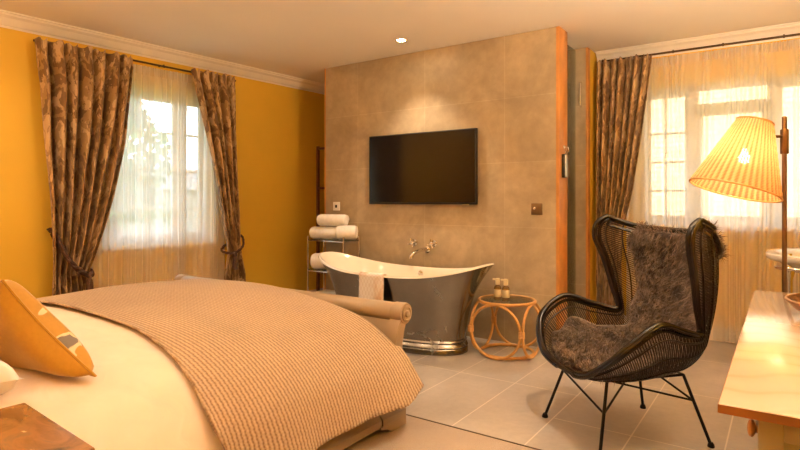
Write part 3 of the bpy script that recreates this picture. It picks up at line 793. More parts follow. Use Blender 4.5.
MB().tube([(-1.53, 5.13, 2.06), (-1.53, 5.095, 2.07), (-1.53, 5.095, 2.27), (-1.53, 5.13, 2.28)], .008, 10).build('bar', M['chrome'], t)

# ------------------------------------------------------------------ rattan side table with bottles
TX, TY, TH = -1.785, 4.05, .425
t = thing('side_table', 'round topped honey rattan side table of hoops beside the bath', 'side table', (TX, TY, 0))
hoop = lambda c, r, ax, n=64: [(c[0] + (r * math.cos(a) if ax != 'x' else 0), c[1] + (r * math.cos(a) if ax == 'x' else (r * math.sin(a) if ax == 'z' else 0)), c[2] + (r * math.sin(a) if ax != 'z' else 0)) for a in np.linspace(0, 2 * PI, n, endpoint=False)]
hs = .212; zc = .212
for c, ax in (((TX, TY - hs, zc), 'y'), ((TX, TY + hs, zc), 'y'), ((TX - hs, TY, zc), 'x'), ((TX + hs, TY, zc), 'x')):
    MB().tube(hoop(c, .200, ax), .011, 10, True).build('side_hoop', M['rattan'], t)
MB().tube(hoop((TX, TY, .418), .215, 'z'), .013, 10, True).build('top_hoop', M['rattan'], t)
MB().tube(hoop((TX, TY, .020), .205, 'z'), .012, 10, True).build('bottom_hoop', M['rattan'], t)
for sx in (-1, 1):
    for sy in (-1, 1):
        b = MB()
        for k in range(5): b.tube([(TX + sx * (hs - .004) + .019 * math.cos(a), TY + sy * (hs - .004) + .019 * math.sin(a), zc - .02 + k * .010) for a in np.linspace(0, 2 * PI, 14, endpoint=False)], .0055, 6, True)
        b.build('cane_binding', M['rattan'], t)
MB().lathe([(.0, .418), (.207, .418), (.207, .426), (.0, .426)], (TX, TY, 0), 48, caps=False).build('glass_top', M['shower_glass'], t)
def bottle(x, y, z, label):
    t = thing('pump_bottle', label, 'bottle', (x, y, z), 'toiletry bottles')
    MB().lathe([(.0, .0), (.026, 0), (.029, .004), (.029, .080), (.024, .094), (.013, .102), (.013, .108), (0, .108)], (x, y, z), 24, caps=False).build('glass_body', M['bottle'], t)
    MB().lathe([(.0295, .012), (.0300, .013), (.0300, .070), (.0295, .071)], (x, y, z), 24, caps=False).build('paper_label', M['label'], t)
    MB().lathe([(.015, .106), (.018, .108), (.018, .150), (.015, .156), (.0, .157)], (x, y, z), 20).box(x - .042, x, y - .007, y + .007, z + .140, z + .153, .003).build('pump_cap', M['cap'], t)
bottle(-1.868, 4.06, .427, 'cream capped bottle on the rattan table, the one closer to the bath')
bottle(-1.798, 4.06, .427, 'cream capped bottle on the rattan table, the one further from the bath')

# ------------------------------------------------------------------ the bed
t = thing('bed_frame', 'taupe painted sleigh bed frame with scrolled footboard', 'bed', (-2.72, 1.4, 0))
FBX0, FBX1 = -3.80, -1.715
def sleigh(y_in, th, z0, top):
    """(y,z) outline of the curved footboard"""
    c = spline([(2.44, z0), (2.44, .22), (2.445, .36), (2.465, .48), (2.505, .565), (2.53, top)], 24)
    return [(p[0] + y_in, p[1]) for p in c] + [(p[0] + y_in + th, p[1]) for p in reversed(c)]
MB().prism(sleigh(0, .035, .12, .60), FBX0 + .06, FBX1 - .06).build('footboard', M['bed_paint'], t, angle=30)
MB().lathe([(.052, FBX0 + .03), (.056, FBX0 + .035), (.056, FBX1 - .035), (.052, FBX1 - .03)], (0, 2.535, .575), 24, 'x').build('top_roll', M['bed_paint'], t)
for x0, x1, sg in ((FBX1 - .07, FBX1, 1), (FBX0, FBX0 + .07, -1)):
    post = MB().prism(sleigh(-.012, .065, 0.05, .60), x0, x1)
    post.lathe([(.056, x0 - .003), (.059, x0 + .006), (.059, x1 - .006), (.056, x1 + .003)], (0, 2.535, .577), 28, 'x')
    p = post.build('post', M['bed_paint'], t, angle=30)
    xe = x1 if sg > 0 else x0
    MB().lathe([(.044, .002 * sg), (.044, .010 * sg), (.034, .013 * sg), (.030, .008 * sg), (.020, .008 * sg), (.016, .018 * sg), (.0, .020 * sg)], (xe, 2.535, .577), 24, 'x', caps=False).build('rosette', M['bed_paint'], p)
def plinth_poly(x_in, sgn):
    """stepped moulding outline in (x,z)"""
    return [(x_in, .05), (x_in + sgn * .075, .05), (x_in + sgn * .075, .085), (x_in + sgn * .058, .105), (x_in + sgn * .050, .125), (x_in + sgn * .050, .150), (x_in + sgn * .030, .170), (x_in + sgn * .030, .34), (x_in, .34)]
for xi, sg in ((-1.75, 1), (-3.74, -1)):
    MB().prism(plinth_poly(xi, sg), .0, 2.26, 'y').build('side_rail', M['bed_paint'], t, angle=20)
    MB().prism([(a + sg * .006, b) for a, b in plinth_poly(xi, sg)], 2.262, 2.47, 'y').build('corner_block', M['bed_paint'], t, angle=20)
    foot = MB().prism([(2.47, 0), (2.47, .055), (2.24, .055), (2.25, .040), (2.30, .028), (2.34, .0)], xi, xi + sg * .082, 'x'); foot.build('bracket_foot', M['bed_paint'], t, angle=20)
    MB().box(min(xi, xi + sg * .07), max(xi, xi + sg * .07), .0, .16, 0, .055, .004).build('bracket_foot', M['bed_paint'], t)
MB().prism([(2.38, .05), (2.50, .05), (2.50, .085), (2.485, .105), (2.475, .15), (2.455, .17), (2.40, .17)], FBX0 + .07, FBX1 - .07).build('foot_plinth', M['bed_paint'], t, angle=20)
MB().prism([(-.12, .05), (-.06, .05), (-.06, .9), (-.10, 1.08), (-.16, 1.16), (-.20, 1.12), (-.12, .95)], FBX0, FBX1).build('headboard', M['bed_paint'], t, angle=30)
tag(MB().box(-3.62, -1.92, -.04, 2.34, .16, .44, .08, 4).build('mattress', M['mattress'], loc=(-2.72, 1.15, .16)), 'thick mattress on the sleigh bed under the duvet', 'mattress')

PROF = [(-3.80, .30), (-3.79, .44), (-3.70, .565), (-3.52, .622), (-3.15, .645), (-2.75, .637), (-2.41, .612), (-2.1, .572), (-1.93, .528), (-1.80, .462), (-1.70, .374), (-1.645, .28), (-1.605, .17)]
pc = spline(PROF, 140)
seg = np.r_[0, np.cumsum(np.hypot(np.diff(pc[:, 0]), np.diff(pc[:, 1])))]
def prof_at(s):
    return np.interp(s, seg, pc[:, 0]), np.interp(s, seg, pc[:, 1])
S1 = seg[-1]
def cover(y0, y1, s0, s1, ns, ny, off, fx=None):
    G = []; U = []
    for i in range(ny + 1):
        row = []; ur = []
        for j in range(ns + 1):
            s = s0 + (s1 - s0) * j / ns; yy = y0 + (y1 - y0) * i / ny
            x, z = prof_at(min(s, S1)); 
            if s > S1: z -= s - S1; x += (s - S1) * .3
            xa, za = prof_at(max(min(s, S1) - .01, 0)); xb, zb = prof_at(min(s + .01, S1))
            n = np.array([-(zb - za), xb - xa]); n /= np.linalg.norm(n)
            p = [x + n[0] * off, yy, z + n[1] * off]
            if fx: p = fx(p, s, yy)
            row.append(tuple(p)); ur.append((s, yy))
        G.append(row); U.append(ur)
    return G, U
def duv(p, s, y):
    w = math.sin(s * 5 + y * 3.1) * .006 + math.sin(s * 2.3 - y * 6.2) * .006
    top = min(1, max(0, (p[2] - .25) / .3)); p[2] += w * top
    side = 1 - min(1, max(0, (p[2] - .30) / .25))
    if p[0] > -2.7: p[0] += side * (.012 * math.sin(y * 14) + .008 * math.sin(y * 23 + 1))
    e = max(0, (y - 2.30) / .08); 
    if e > 0: p[2] -= .05 * e * e
    return p
G, U = cover(.05, 2.38, .0, S1 - .06, 90, 80, -.008, duv)
tag(MB().grid(G, uv=U).build('duvet', M['duvet'], loc=(-2.72, 1.2, .3), solid=.012, angle=180), 'smooth pale peach duvet covering the bed under the bedspread', 'duvet')
def thr(p, s, y):
    p = duv(p, s, y)
    if y <= 2.30 : pass
    t_ = min(1, max(0, (s - (S1 - .35)) / .35))
    p[0] += t_ * .035 * math.sin((y - 1.2) * 5.5) * .5 + max(0, y - 2.2) * .22 * t_
    return p
def throw_grid():
    G = []; U = []; ns, ny = 150, 100
    for i in range(ny + 1):
        row = []; ur = []
        for j in range(ns + 1):
            s = .10 + (S1 - .10) * j / ns; x0, _ = prof_at(s)
            ye = 1.20 + .06 * math.sin((x0 + 3.6) * 2.0) + np.interp(x0, [-3.8, -3.2, -2.4, -1.95, -1.7, -1.6], [.10, .08, .12, .10, .09, .14])
            y = ye + (2.455 - ye) * i / ny
            sp = min(s, S1); x, z = prof_at(sp)
            xa, za = prof_at(max(sp - .01, 0)); xb, zb = prof_at(min(sp + .01, S1)); n = np.array([-(zb - za), xb - xa]); n /= np.linalg.norm(n)
            off = .016 + .005 * math.exp(-((i / ny) / .015) ** 2)
            p = [x + n[0] * off, y, z + n[1] * off]
            w = math.sin(s * 5 + y * 3.1) * .006 + math.sin(s * 2.3 - y * 6.2) * .006
            p[2] += w * min(1, max(0, (z - .25) / .3))
            t_ = min(1, max(0, (s - (S1 - .40)) / .40))
            p[0] += t_ * (.012 * math.sin(y * 9) + .008 * math.sin(y * 17)) + t_ * t_ * max(0, y - 2.05) * .12
            p[2] += t_ * t_ * np.interp(y, [1.2, 1.6, 2.3, 2.46], [.02, .0, .0, .06])
            if p[0] < -1.70: p[1] = min(p[1], 2.425)
            row.append(tuple(p)); ur.append((s, y))
        G.append(row); U.append(ur)
    return G, U
G, U = throw_grid()
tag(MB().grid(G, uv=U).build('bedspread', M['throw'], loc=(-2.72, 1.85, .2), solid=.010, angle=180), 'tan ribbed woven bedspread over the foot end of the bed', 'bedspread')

# cushions
def pillow_mesh(origin, e1, e2, thick, n=26, front_mi=1, pinch=.06):
    """two puffed faces between four corners: origin, +e1, +e2; the +normal face takes front_mi"""
    o = Vector(origin); e1 = Vector(e1); e2 = Vector(e2); nn = e1.cross(e2).normalized(); m = MB()
    for sgn, mi in ((1, front_mi), (-1, 0)):
        G = []; U = []
        for i in range(n + 1):
            row = []; ur = []
            for j in range(n + 1):
                u, v = i / n, j / n
                pu = pinch * math.sin(PI * v) * (1 if u > .5 else -1) * abs(2 * u - 1) ** 3; pv = pinch * math.sin(PI * u) * (1 if v > .5 else -1) * abs(2 * v - 1) ** 3
                h = (max(0, 1 - (2 * u - 1) ** 4) * max(0, 1 - (2 * v - 1) ** 4)) ** .42 if 0 < i < n and 0 < j < n else 0
                wr = 1 + .04 * math.sin(9 * u + 4 * v) + .03 * math.sin(7 * v - 5 * u)
                row.append(o + e1 * (u - pu) + e2 * (v - pv) + nn * sgn * thick / 2 * h * wr); ur.append((u, v))
            G.append(row); U.append(ur)
        m.grid(G, uv=U, mi=mi, flip=sgn < 0)
    return m
def bed_z(x): return float(np.interp(x, pc[:, 0], pc[:, 1]))
RV = Vector((.8224, .5689, 0)); FV = Vector((-.5689, .8224, 0)); UV_ = Vector((0, 0, 1))   # along / across the line of the room's diagonal
c0 = Vector((-2.0, 1.0, bed_z(-2.0) + .03))
e1 = RV * -.284 + UV_ * .345 + FV * -.06; e2 = RV * -.40 + UV_ * -.02 + FV * .20
# the face turned to the foot of the bed carries the leaf print
nn = e1.cross(e2).normalized(); face_front = 1 if nn.dot(FV) > 0 else -1
m = pillow_mesh(c0, e1, e2, .155) if face_front > 0 else pillow_mesh(c0, e2, e1, .155)
cu = thing('cushion', 'mustard yellow cushion with grey leaf print leaning at the bed head', 'cushion', tuple(c0))
cv = m.build('cover', [M['cushion_back'], M['cushion_front']], cu, angle=180)
n = 26; pin = .06
def edge_pt(u, v):
    pu = pin * math.sin(PI * v) * (1 if u > .5 else -1) * abs(2 * u - 1) ** 3; pv = pin * math.sin(PI * u) * (1 if v > .5 else -1) * abs(2 * v - 1) ** 3
    return c0 + e1 * (u - pu) + e2 * (v - pv)
loop = [edge_pt(t, 0) for t in np.linspace(0, 1, 20)[:-1]] + [edge_pt(1, t) for t in np.linspace(0, 1, 20)[:-1]] + [edge_pt(1 - t, 1) for t in np.linspace(0, 1, 20)[:-1]] + [edge_pt(0, 1 - t) for t in np.linspace(0, 1, 20)[:-1]]
MB().tube(loop, .005, 6, True).build('piping', M['cushion_back'], cu)
po = Vector((-2.02, .30, bed_z(-2.3) + .035))
tag(pillow_mesh(po, Vector((-.62, -.05, .03)), Vector((.04, .47, .0)), .20, front_mi=0).build('pillow', M['pillow_white'], loc=tuple(po), angle=180), 'white pillow lying flat behind the mustard cushion', 'pillow')

# ------------------------------------------------------------------ bedside cabinet
t = thing('bedside_table', 'bedside table with brown marble top beside the bed', 'bedside table', (-1.3, .35, 0))
R = Matrix.Translation((-1.487, .579, 0)) @ Matrix.Rotation(math.radians(-4.2), 4, 'Z')
MB().box(0, .388, -.42, 0, .698, .72, .004, mat=R).build('marble_top', M['marble'], t)
MB().box(.02, .365, -.40, -.02, .06, .698, .004, mat=R).build('carcass', M['bed_paint'], t)
for k in (0, 1):
    d = MB().box(.362, .374, -.385, -.035, .40 + .15 * k - .30 * (1 - k) * .9, .535 + .15 * k - .02 * (1 - k), .004, mat=R).build('drawer', M['bed_paint'], t)
    MB().lathe([(.006, 0), (.006, .012), (.015, .018), (.015, .026), (0, .032)], tuple((R @ Vector((.374, -.21, .60 if k else .36)))), 16, 'x', caps=False).build('knob', M['knob_wood'], d)
for x in (.03, .325):
    for y in (-.39, -.06): MB().box(x, x + .03, y, y + .03, .004, .06, mat=R).build('foot', M['bed_paint'], t)

# ------------------------------------------------------------------ desk
t = thing('desk', 'long desk with pale wood top and stone painted body by the wall', 'desk', (.2, 2.3, 0))
DX0, DX1, DY0, DY1 = -.118, .545, 1.385, 3.235
MB().box(DX0, DX1, DY0, DY1, .738, .760, .004).build('desk_top', [M['oak']], t)
MB().box(DX0 + .001, DX1, DY0 - .0008, DY0 + .002, .739, .7575).box(DX0 - .0008, DX0 + .002, DY0 + .001, DY1, .739, .7575).build('top_edge', M['oak_edge'], t, smooth=False)
CX0, CX1, CY0, CY1 = -.045, .53, 1.42, 3.20
MB().box(CX0 + .002, CX1 - .002, CY0 + .014, CY1, .561, .737).build('carcass', M['desk_paint'], t, smooth=False)
def pedestal(y0, y1):
    p = MB().box(CX0 + .002, CX1, y0 + .012, y1, .07, .56).build('pedestal', M['desk_paint'], t, smooth=False)
    for z0, z1 in ((.09, .31), (.33, .54)):
        d = MB().box(CX0 - .003, CX0 + .004, y0 + .04, y1 - .03, z0, z1, .004).build('drawer', M['desk_paint'], p)
    return p
pedestal(CY0, CY0 + .5); pedestal(CY1 - .5, CY1)
e = MB()
for a0, a1, z0, z1 in ((CX0, CX0 + .045, .02, .738), (CX1 - .045, CX1, .02, .738), (CX0 + .0451, CX1 - .0451, .69, .7375), (CX0 + .0451, CX1 - .0451, .07, .13)): e.box(a0, a1, CY0, CY0 + .02, z0, z1, .002)
e.build('panel_frame', M['desk_paint'], t)
for k in range(3):
    y0 = CY0 + .04 + k * .59; y1 = y0 + .53
    d = MB().box(CX0 - .003, CX0 + .004, y0, y1, .59, .725, .004).build('drawer', M['desk_paint'], t)
    MB().lathe([(.009, 0), (.008, -.004), (.012, -.006), (.0175, -.009), (.0195, -.013), (.0175, -.018), (.010, -.021), (0, -.022)], (CX0 - .003, (y0 + .04 if k == 0 else (y0 + y1) / 2), .680), 22, 'x', caps=False).build('knob', M['knob_wood'], d)
for x in (CX0 + .01, CX1 - .06):
    for y in (CY0 + .02, CY1 - .07): MB().box(x, x + .05, y, y + .05, 0, .07, .003).build('foot', M['desk_paint'], t)
# shallow wicker basket on the desk, cut by the picture's edge
BKX, BKY = .122, 2.66
t = thing('wicker_basket', 'shallow brown wicker basket on the desk top', 'basket', (BKX, BKY, .76))
bk = MB()
prof = [(.045, .004), (.065, .010), (.090, .028), (.112, .052)]
for i in range(26):
    k = i / 25; r = np.interp(k, [0, .3, .65, 1], [p[0] for p in prof]); z = np.interp(k, [0, .3, .65, 1], [p[1] for p in prof])
    bk.tube([(BKX + (r + .0018 * math.sin(14 * a + i * PI)) * math.cos(a), BKY + (r + .0018 * math.sin(14 * a + i * PI)) * 1.5 * math.sin(a), .76 + z) for a in np.linspace(0, 2 * PI, 72, endpoint=False)], .0026, 5, True)
bk.build('weave', M['basket'], t)
MB().lathe([(.0, .003), (.046, .003), (.046, .006), (0, .007)], (BKX, BKY, .76), 28, caps=False, sy=1.5).build('bottom', M['basket'], t)
MB().tube([(BKX + .115 * math.cos(a), BKY + .172 * math.sin(a), .76 + .056) for a in np.linspace(0, 2 * PI, 64, endpoint=False)], .006, 8, True).build('rim', M['basket'], t)

# ------------------------------------------------------------------ floor lamp
LX, LY = .002, 3.50
t = thing('floor_lamp', 'floor lamp with tilted woven rattan shade standing behind the desk', 'floor lamp', (LX, LY, 0))
MB().lathe([(.13, 0), (.135, .004), (.135, .016), (.125, .022), (.03, .028), (.014, .05)], (LX, LY, 0), 36).build('base', M['lamp_metal'], t)
MB().tube([(LX, LY, .03), (LX, LY, 1.625)], .0115, 14).lathe([(.0118, 1.622), (.0118, 1.632), (.006, 1.637)], (LX, LY, 0), 14).build('pole', M['lamp_metal'], t)
MB().box(-.016, .016, -.014, .014, 1.44, 1.57, .005, mat=Matrix.Translation((LX, LY, 0)) @ Matrix.Rotation(math.radians(34.7), 4, 'Z')).build('clamp', M['lamp_metal'], t)
top_c = Vector((LX, LY, 1.607)) + RV * -.153; axis = (RV * -.108 + UV_ * -.354); L_ = axis.length; ax = axis.normalized()
b1 = Vector(FV); b2 = ax.cross(b1).normalized()
arm_a = Vector((LX, LY, 1.532)); arm_b = top_c + axis * .235
MB().tube([arm_a, arm_a + RV * -.075, arm_b], .008, 10).build('arm', M['lamp_metal'], t)
NS = 176; G = []; U = []
for i in range(24):
    k = i / 23; r = .084 + (.212 - .084) * k; row = []; ur = []
    for j in range(NS):
        a = 2 * PI * j / NS; rr = r * (1 + .018 * math.sin(44 * a)) + .0015 * math.sin(i * 2.6 + (j % 2) * PI)
        row.append(top_c + axis * k + (b1 * math.cos(a) + b2 * math.sin(a)) * rr); ur.append((j / NS, k))
    row.append(row[0]); ur.append((1, k)); G.append(row); U.append(ur)
sh = MB().grid(G, uv=U).build('lamp_shade', M['shade'], t, angle=180)
for k, r in ((0, .084), (1, .212)):
    MB().tube([top_c + axis * k + (b1 * math.cos(a) + b2 * math.sin(a)) * r for a in np.linspace(0, 2 * PI, 64, endpoint=False)], .005, 8, True).build('shade_ring', M['rattan'], sh)
bc = top_c + axis * .52
MB().tube([top_c + axis * .20, top_c + axis * .36], .016, 12).build('bulb_holder', M['lamp_metal'], t)
bm_ = MB().lathe([(.0, -.032), (.018, -.026), (.028, -.008), (.026, .008), (.014, .028), (.010, .045), (0, .046)], tuple(bc), 20, caps=False)
bm_.build('bulb', M['bulb'], t)
light('lamp_glow', 'POINT', tuple(bc), 4.6, (1, .72, .40), t, shadow_soft_size=.05)

# ------------------------------------------------------------------ wash basin, mostly beyond the picture's edge
WX, WY, WZ = .215, 4.53, .85
t = thing('wash_basin', 'white console wash basin on chrome legs under the wide window', 'wash basin', (WX, WY, 0))
def sup(rx, ry, z, n=64, p=.8): return [Vector((WX + rx * np.sign(math.cos(a)) * abs(math.cos(a)) ** p, WY + ry * np.sign(math.sin(a)) * abs(math.sin(a)) ** p, z)) for a in np.linspace(0, 2 * PI, n, endpoint=False)]
MB().grid([sup(.02, .02, .70), sup(.10, .12, .705), sup(.19, .25, .745), sup(.25, .33, .80), sup(.30, .38, .812), sup(.315, .395, .822), sup(.32, .40, .838), sup(.315, .395, .852), sup(.295, .375, .857), sup(.25, .32, .845), sup(.22, .28, .81), sup(.15, .19, .755), sup(.03, .03, .735)], False, True).build('bowl', M['ceramic'], t)
rail = [Vector((.5, WY - .35, .775)), Vector((.10, WY - .35, .775)), Vector((-.02, WY - .30, .775)), Vector((-.045, WY - .2, .775)), Vector((-.045, WY + .2, .775)), Vector((-.02, WY + .30, .775)), Vector((.10, WY + .35, .775)), Vector((.5, WY + .35, .775))]
MB().tube(spline([tuple(p) for p in rail], 60), .011, 10).build('towel_rail', M['chrome'], t)
for y in (WY - .22, WY + .22):
    MB().lathe([(.028, 0), (.028, .012), (.016, .03), (.016, .70), (.022, .72), (.030, .75), (.030, .79), (.020, .81), (.018, .83)], (.03, y, 0), 20).build('leg', M['chrome'], t)

# ------------------------------------------------------------------ wing chair of dark cane
CC = Vector((-.69, 3.03, 0)); ca = math.radians(228); CF = Vector((math.cos(ca), math.sin(ca), 0)); CL = Vector((-CF.y, CF.x, 0))
def CW(x, y, z): return CC + CF * x + CL * y + Vector((0, 0, z))
ST = [  # v, rim x,y,z, spine x,z
 (0, .315, .06, .342, .315, .338), (.1, .33, .21, .385, .26, .328), (.2, .30, .325, .468, .18, .320), (.3, .24, .395, .56, .08, .316), (.4, .10, .405, .645, -.04, .320), (.5, -.06, .37, .600, -.17, .34),
 (.6, -.19, .315, .575, -.30, .415), (.7, -.165, .325, .70, -.37, .55), (.8, -.125, .348, .86, -.405, .72), (.9, -.080, .375, .995, -.40, .88), (.96, -.095, .372, 1.07, -.37, .98), (1.0, -.15, .360, 1.108, -.335, 1.035)]
vv = np.array([s_[0] for s_ in ST])
fine = spline([s_[1:] for s_ in ST], 400); vf = spline([(s_[0], 0) for s_ in ST], 400)[:, 0]
def station(v): return np.array([np.interp(v, vf, fine[:, k]) for k in range(5)])
def shell(u, v, off=0.):
    rx, ry, rz, sx, sz = station(v); a = abs(u) * PI / 2; sg = 1 if u >= 0 else -1
    w = 1 - math.cos(a)
    return CW(sx + (rx - sx) * w, sg * ry * math.sin(a) ** .68, sz + (rz - sz) * w)
def shell_n(u, v):
    h = .01; du = shell(min(u + h, 1), v) - shell(max(u - h, -1), v); dv = shell(u, min(v + h, 1)) - shell(u, max(v - h, 0))
    n = du.cross(dv)
    if n.length < 1e-9: return Vector((0, 0, 1))
    n.normalize(); tgt = CW(.15, 0, .85) - shell(u, v)
    return n if n.dot(tgt) > 0 else -n
t = thing('wing_chair', 'dark woven cane wing chair on black rod legs facing the bed', 'armchair', tuple(CC))
wv = MB()
nstr = 118
arc = np.linspace(.012, .995, nstr)
for i, v in enumerate(arc):
    wv.tube([shell(u, v) + shell_n(u, v) * (.0016 * math.sin(i * PI + 26 * u)) for u in np.linspace(-1, 1, 34)], .0030, 5, caps=False)
wv.build('cane_weave', M['wicker'], t, angle=180)
bd = MB()
for u in (-.86, -.66, -.44, -.22, 0, .22, .44, .66, .86):
    bd.tube([shell(u, v) + shell_n(u, v) * s_ for s_ in (.003,) for v in np.linspace(.01, .99, 60)], .0042, 5)
    bd.tube([shell(u, v) - shell_n(u, v) * .003 for v in np.linspace(.01, .99, 60)], .0042, 5)
bd.build('cane_stakes', M['wicker'], t, angle=180)
def rim_path(inset, off):
    P = [shell(1 - inset, v) + shell_n(.98, v) * off for v in np.linspace(0, 1, 70)]
    top = [shell(u, 1 - inset * .6) + shell_n(u * .98, .98) * off for u in np.linspace(1 - inset, -1 + inset, 26)[1:-1]]
    Q = [shell(-1 + inset, v) + shell_n(-.98, v) * off for v in np.linspace(1, 0, 70)]
    return P + top + Q
MB().tube(rim_path(0, 0), .0145, 10, True).build('rim', M['wicker_rim'], t)
MB().tube(rim_path(.055, .004), .009, 8, True).build('inner_rim', M['wicker_rim'], t)
MB().tube(rim_path(.0, -.018), .008, 8, True).build('outer_rim', M['wicker_rim'], t)
# inside wing loops of cane
# legs
feet = {'a': (-1.089, 2.987), 'b': (-.671, 3.439), 'c': (-.292, 3.083), 'd': (-.700, 2.63)}
tops = {}
for k, (x, y) in feet.items():
    cx, cy = CC.x + (x - CC.x) * .70, CC.y + (y - CC.y) * .70
    tops[k] = Vector((cx, cy, .335)); B = Vector((x, y, .0))
    MB().tube([tops[k], B + Vector((0, 0, .008))], .0078, 10).lathe([(.016, .0), (.017, .004), (.014, .016), (.008, .024)], tuple(B), 14).build('leg', M['chair_metal'], t)
def on_leg(k, f): return tops[k].lerp(Vector((*feet[k], 0)), f)
for a, fa, b, fb in (('a', .18, 'c', .36), ('a', .18, 'd', .42), ('d', .42, 'b', .12), ('b', .10, 'c', .36)):
    MB().tube([on_leg(a, fa), on_leg(b, fb)], .0055, 8).build('brace', M['chair_metal'], t)
MB().tube([tops[k] for k in 'abcd'], .007, 8, True).build('seat_ring', M['chair_metal'], t)

# sheepskin
def sk_width(v):      # half width of the hide along the shell, in u
    return np.interp(v, [.08, .16, .25, .40, .52, .62, .72, .82, .92, 1.0], [.30, .60, .70, .66, .66, .68, .66, .62, .64, .60])
def sk_mid(v): return np.interp(v, [0, .3, .5, .8, 1], [-.04, -.06, -.02, .03, .10])
HV0, HV1 = .09, 1.0
def hide_pt(p, q, h=.0):
    v = HV0 + (HV1 - HV0) * q; w = sk_width(v) * (1 + .05 * math.sin(23 * q) + .04 * math.sin(41 * q + 1)); u = max(-.97, min(.97, sk_mid(v) + w * p))
    n_ = shell_n(u, v); P = shell(u, v)
    th = .030 * (1 - abs(p) ** 5) * (1 - .5 * abs(2 * q - 1) ** 8)
    bolster = .040 * math.exp(-((q - .50) / .14) ** 2) * (1 - p * p)
    return P + n_ * (.012 + th + bolster + h), n_
t = thing('sheepskin', 'shaggy taupe sheepskin draped over the seat and back of the chair', 'sheepskin', tuple(CW(0, 0, .35)))
G = [[hide_pt(p, q)[0] for p in np.linspace(-1, 1, 26)] for q in np.linspace(0, 1, 50)]
top = [[(hide_pt(p, 1)[0] + Vector((0, 0, .028)) * s_ - CF * (.055 * s_ ** 1.0)) - Vector((0, 0, .13)) * max(0, s_ - .5) for p in np.linspace(-1, 1, 26)] for s_ in (.4, .8, 1.2, 1.7)]
hd = MB().grid(G + top, flip=False); hd.build('hide', M['hide'], t, angle=180, solid=.006)
fur = MB()
grav = Vector((0, 0, -1))
def tuft(P, n_, L, wdt):
    d = (n_ * rng.uniform(.45, 1.0) + grav * rng.uniform(.1, .7) + Vector(rng.normal(0, .24, 3))).normalized()
    side = d.cross(Vector(rng.normal(0, 1, 3))); side = side.normalized() * wdt
    m1 = P + d * L * .55 + grav * L * .04; tip = P + d * L * .9 + grav * L * rng.uniform(.1, .3) + Vector(rng.normal(0, .006, 3))
    fur.add([P - side, P + side, m1 + side * .7, m1 - side * .7, tip], [(0, 1, 2, 3), (3, 2, 4)], [(0, 0), (0, 0), (.5, 0), (.5, 0), (1, 0)])
for k in range(21000):
    p = rng.uniform(-1, 1); q = rng.uniform(0, 1)
    P, n_ = hide_pt(p, q)
    tuft(P, n_, rng.uniform(.028, .056), rng.uniform(.0012, .0026))
for k in range(2600):
    p = rng.uniform(-1, 1); s_ = rng.uniform(0, 1.7); b = hide_pt(p, 1)[0]
    P = b + Vector((0, 0, .028)) * min(s_, 1) - CF * .055 * s_ - Vector((0, 0, .13)) * max(0, s_ - .5)
    tuft(P, (Vector((0, 0, .8)) - CF * .5 * s_ + CF * .3).normalized(), rng.uniform(.03, .055), rng.uniform(.0012, .0026))
fur.build('fleece', M['fur'], t, angle=180)

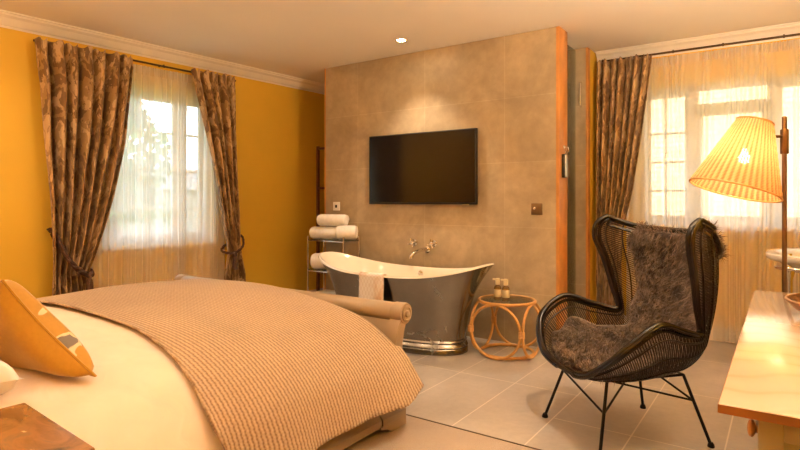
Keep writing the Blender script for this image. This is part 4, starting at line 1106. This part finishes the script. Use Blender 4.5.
# ------------------------------------------------------------------ outdoors
struct(MB().box(-40, 30, -30, 40, -.6, -.3).build('ground', M['grass'], smooth=False), 'lawn outside the windows', 'ground')
t = thing('brick_house', 'sunlit cream brick building outside the wide window', 'building', (0, 9.6, -.3))
MB().box(-9, 9, 9.6, 13, -.3, 5.2).build('brick_wall', M['brick'], t, smooth=False)
MB().prism([(9.2, 5.15), (13.4, 5.15), (11.3, 7.2)], -9.3, 9.3).build('roof', M['slate'], t, smooth=False)
t = thing('grey_outbuilding', 'low grey rendered building outside the left window', 'building', (-15.5, 8.5, -.3))
MB().box(-17, -14, 4.5, 13, -.3, 1.55).build('rendered_wall', M['render_grey'], t, smooth=False)
MB().prism([(-17.3, 1.5), (-13.7, 1.5), (-15.5, 2.2)], 4.2, 13.3, 'y').build('roof', M['slate'], t, smooth=False)
def tree(x, y, h, r, label, n=2600):
    t = thing('garden_tree', label, 'tree', (x, y, -.3), 'trees outside the left window')
    MB().tube([(x, y, -.3), (x + .05, y, h * .35), (x, y + .05, h * .75)], [.16, .12, .04], 10).build('trunk', M['bark'], t)
    lf = MB()
    for k in range(n):
        q = rng.uniform(.12, 1); rr = r * (1 - q) ** .7 * math.sqrt(rng.uniform(.05, 1)) * (1 + .3 * math.sin(q * 22)); a = rng.uniform(0, 2 * PI)
        c = Vector((x + rr * math.cos(a), y + rr * math.sin(a), h * q)); d1 = Vector(rng.normal(0, 1, 3)).normalized() * .13; d2 = d1.cross(Vector(rng.normal(0, 1, 3))).normalized() * .07
        lf.add([c - d1, c + d2, c + d1, c - d2], [(0, 1, 2, 3)])
    lf.build('foliage', M['leaf'], t, smooth=False)
tree(-11.5, 6.1, 6.2, 1.5, 'dark conical tree outside the left window, seen through the sheer')

# ------------------------------------------------------------------ daylight
w = bpy.data.worlds.new('sky'); SC.world = w; w.use_nodes = True
nt = w.node_tree; nt.nodes.clear()
o_ = nt.nodes.new('ShaderNodeOutputWorld'); bg = nt.nodes.new('ShaderNodeBackground')
bg.inputs['Color'].default_value = (.86, .93, 1.0, 1); bg.inputs['Strength'].default_value = 3.8
nt.links.new(bg.outputs[0], o_.inputs[0])
sun = light('sun', 'SUN', (0, 0, 12), 6.0, (1, .90, .74), angle=math.radians(2)); sun.rotation_euler = Vector((.25, .75, -.75)).to_track_quat('-Z', 'Y').to_euler()
def portal(a, b, c, sx, sz, rz):
    o = light('window_portal', 'AREA', (a, b, c), 1, (1, 1, 1), shape='RECTANGLE', size=sx, size_y=sz); o.data.cycles.is_portal = True
    o.rotation_euler = (PI / 2, 0, rz)
    return o
portal(-.33, YB + .30, 1.6, 1.54, 1.24, PI)
p_ = LW(2.97, -.30, 1.51); portal(p_.x, p_.y, p_.z, 1.10, 1.42, -PI / 2 - .055)

# ------------------------------------------------------------------ camera and view
cam = bpy.data.cameras.new('camera'); co = bpy.data.objects.new('camera', cam); COL.objects.link(co)
co.location = (0, 0, 1.2); co.rotation_euler = (PI / 2, 0, math.atan(384 / 555))
cam.sensor_width = 36; cam.lens = 36 * 555 / 800; cam.shift_y = (200.5 - 225) / 800; cam.clip_start = .05
SC.camera = co
vs = SC.view_settings; vs.view_transform = 'Standard'; vs.look = 'None'; vs.gamma = 1; vs.use_curve_mapping = False; vs.exposure = 1.0
SC.cycles.max_bounces = 10; SC.cycles.diffuse_bounces = 6; SC.cycles.transparent_max_bounces = 24; SC.cycles.sample_clamp_indirect = 6; SC.cycles.caustics_reflective = False; SC.cycles.caustics_refractive = False
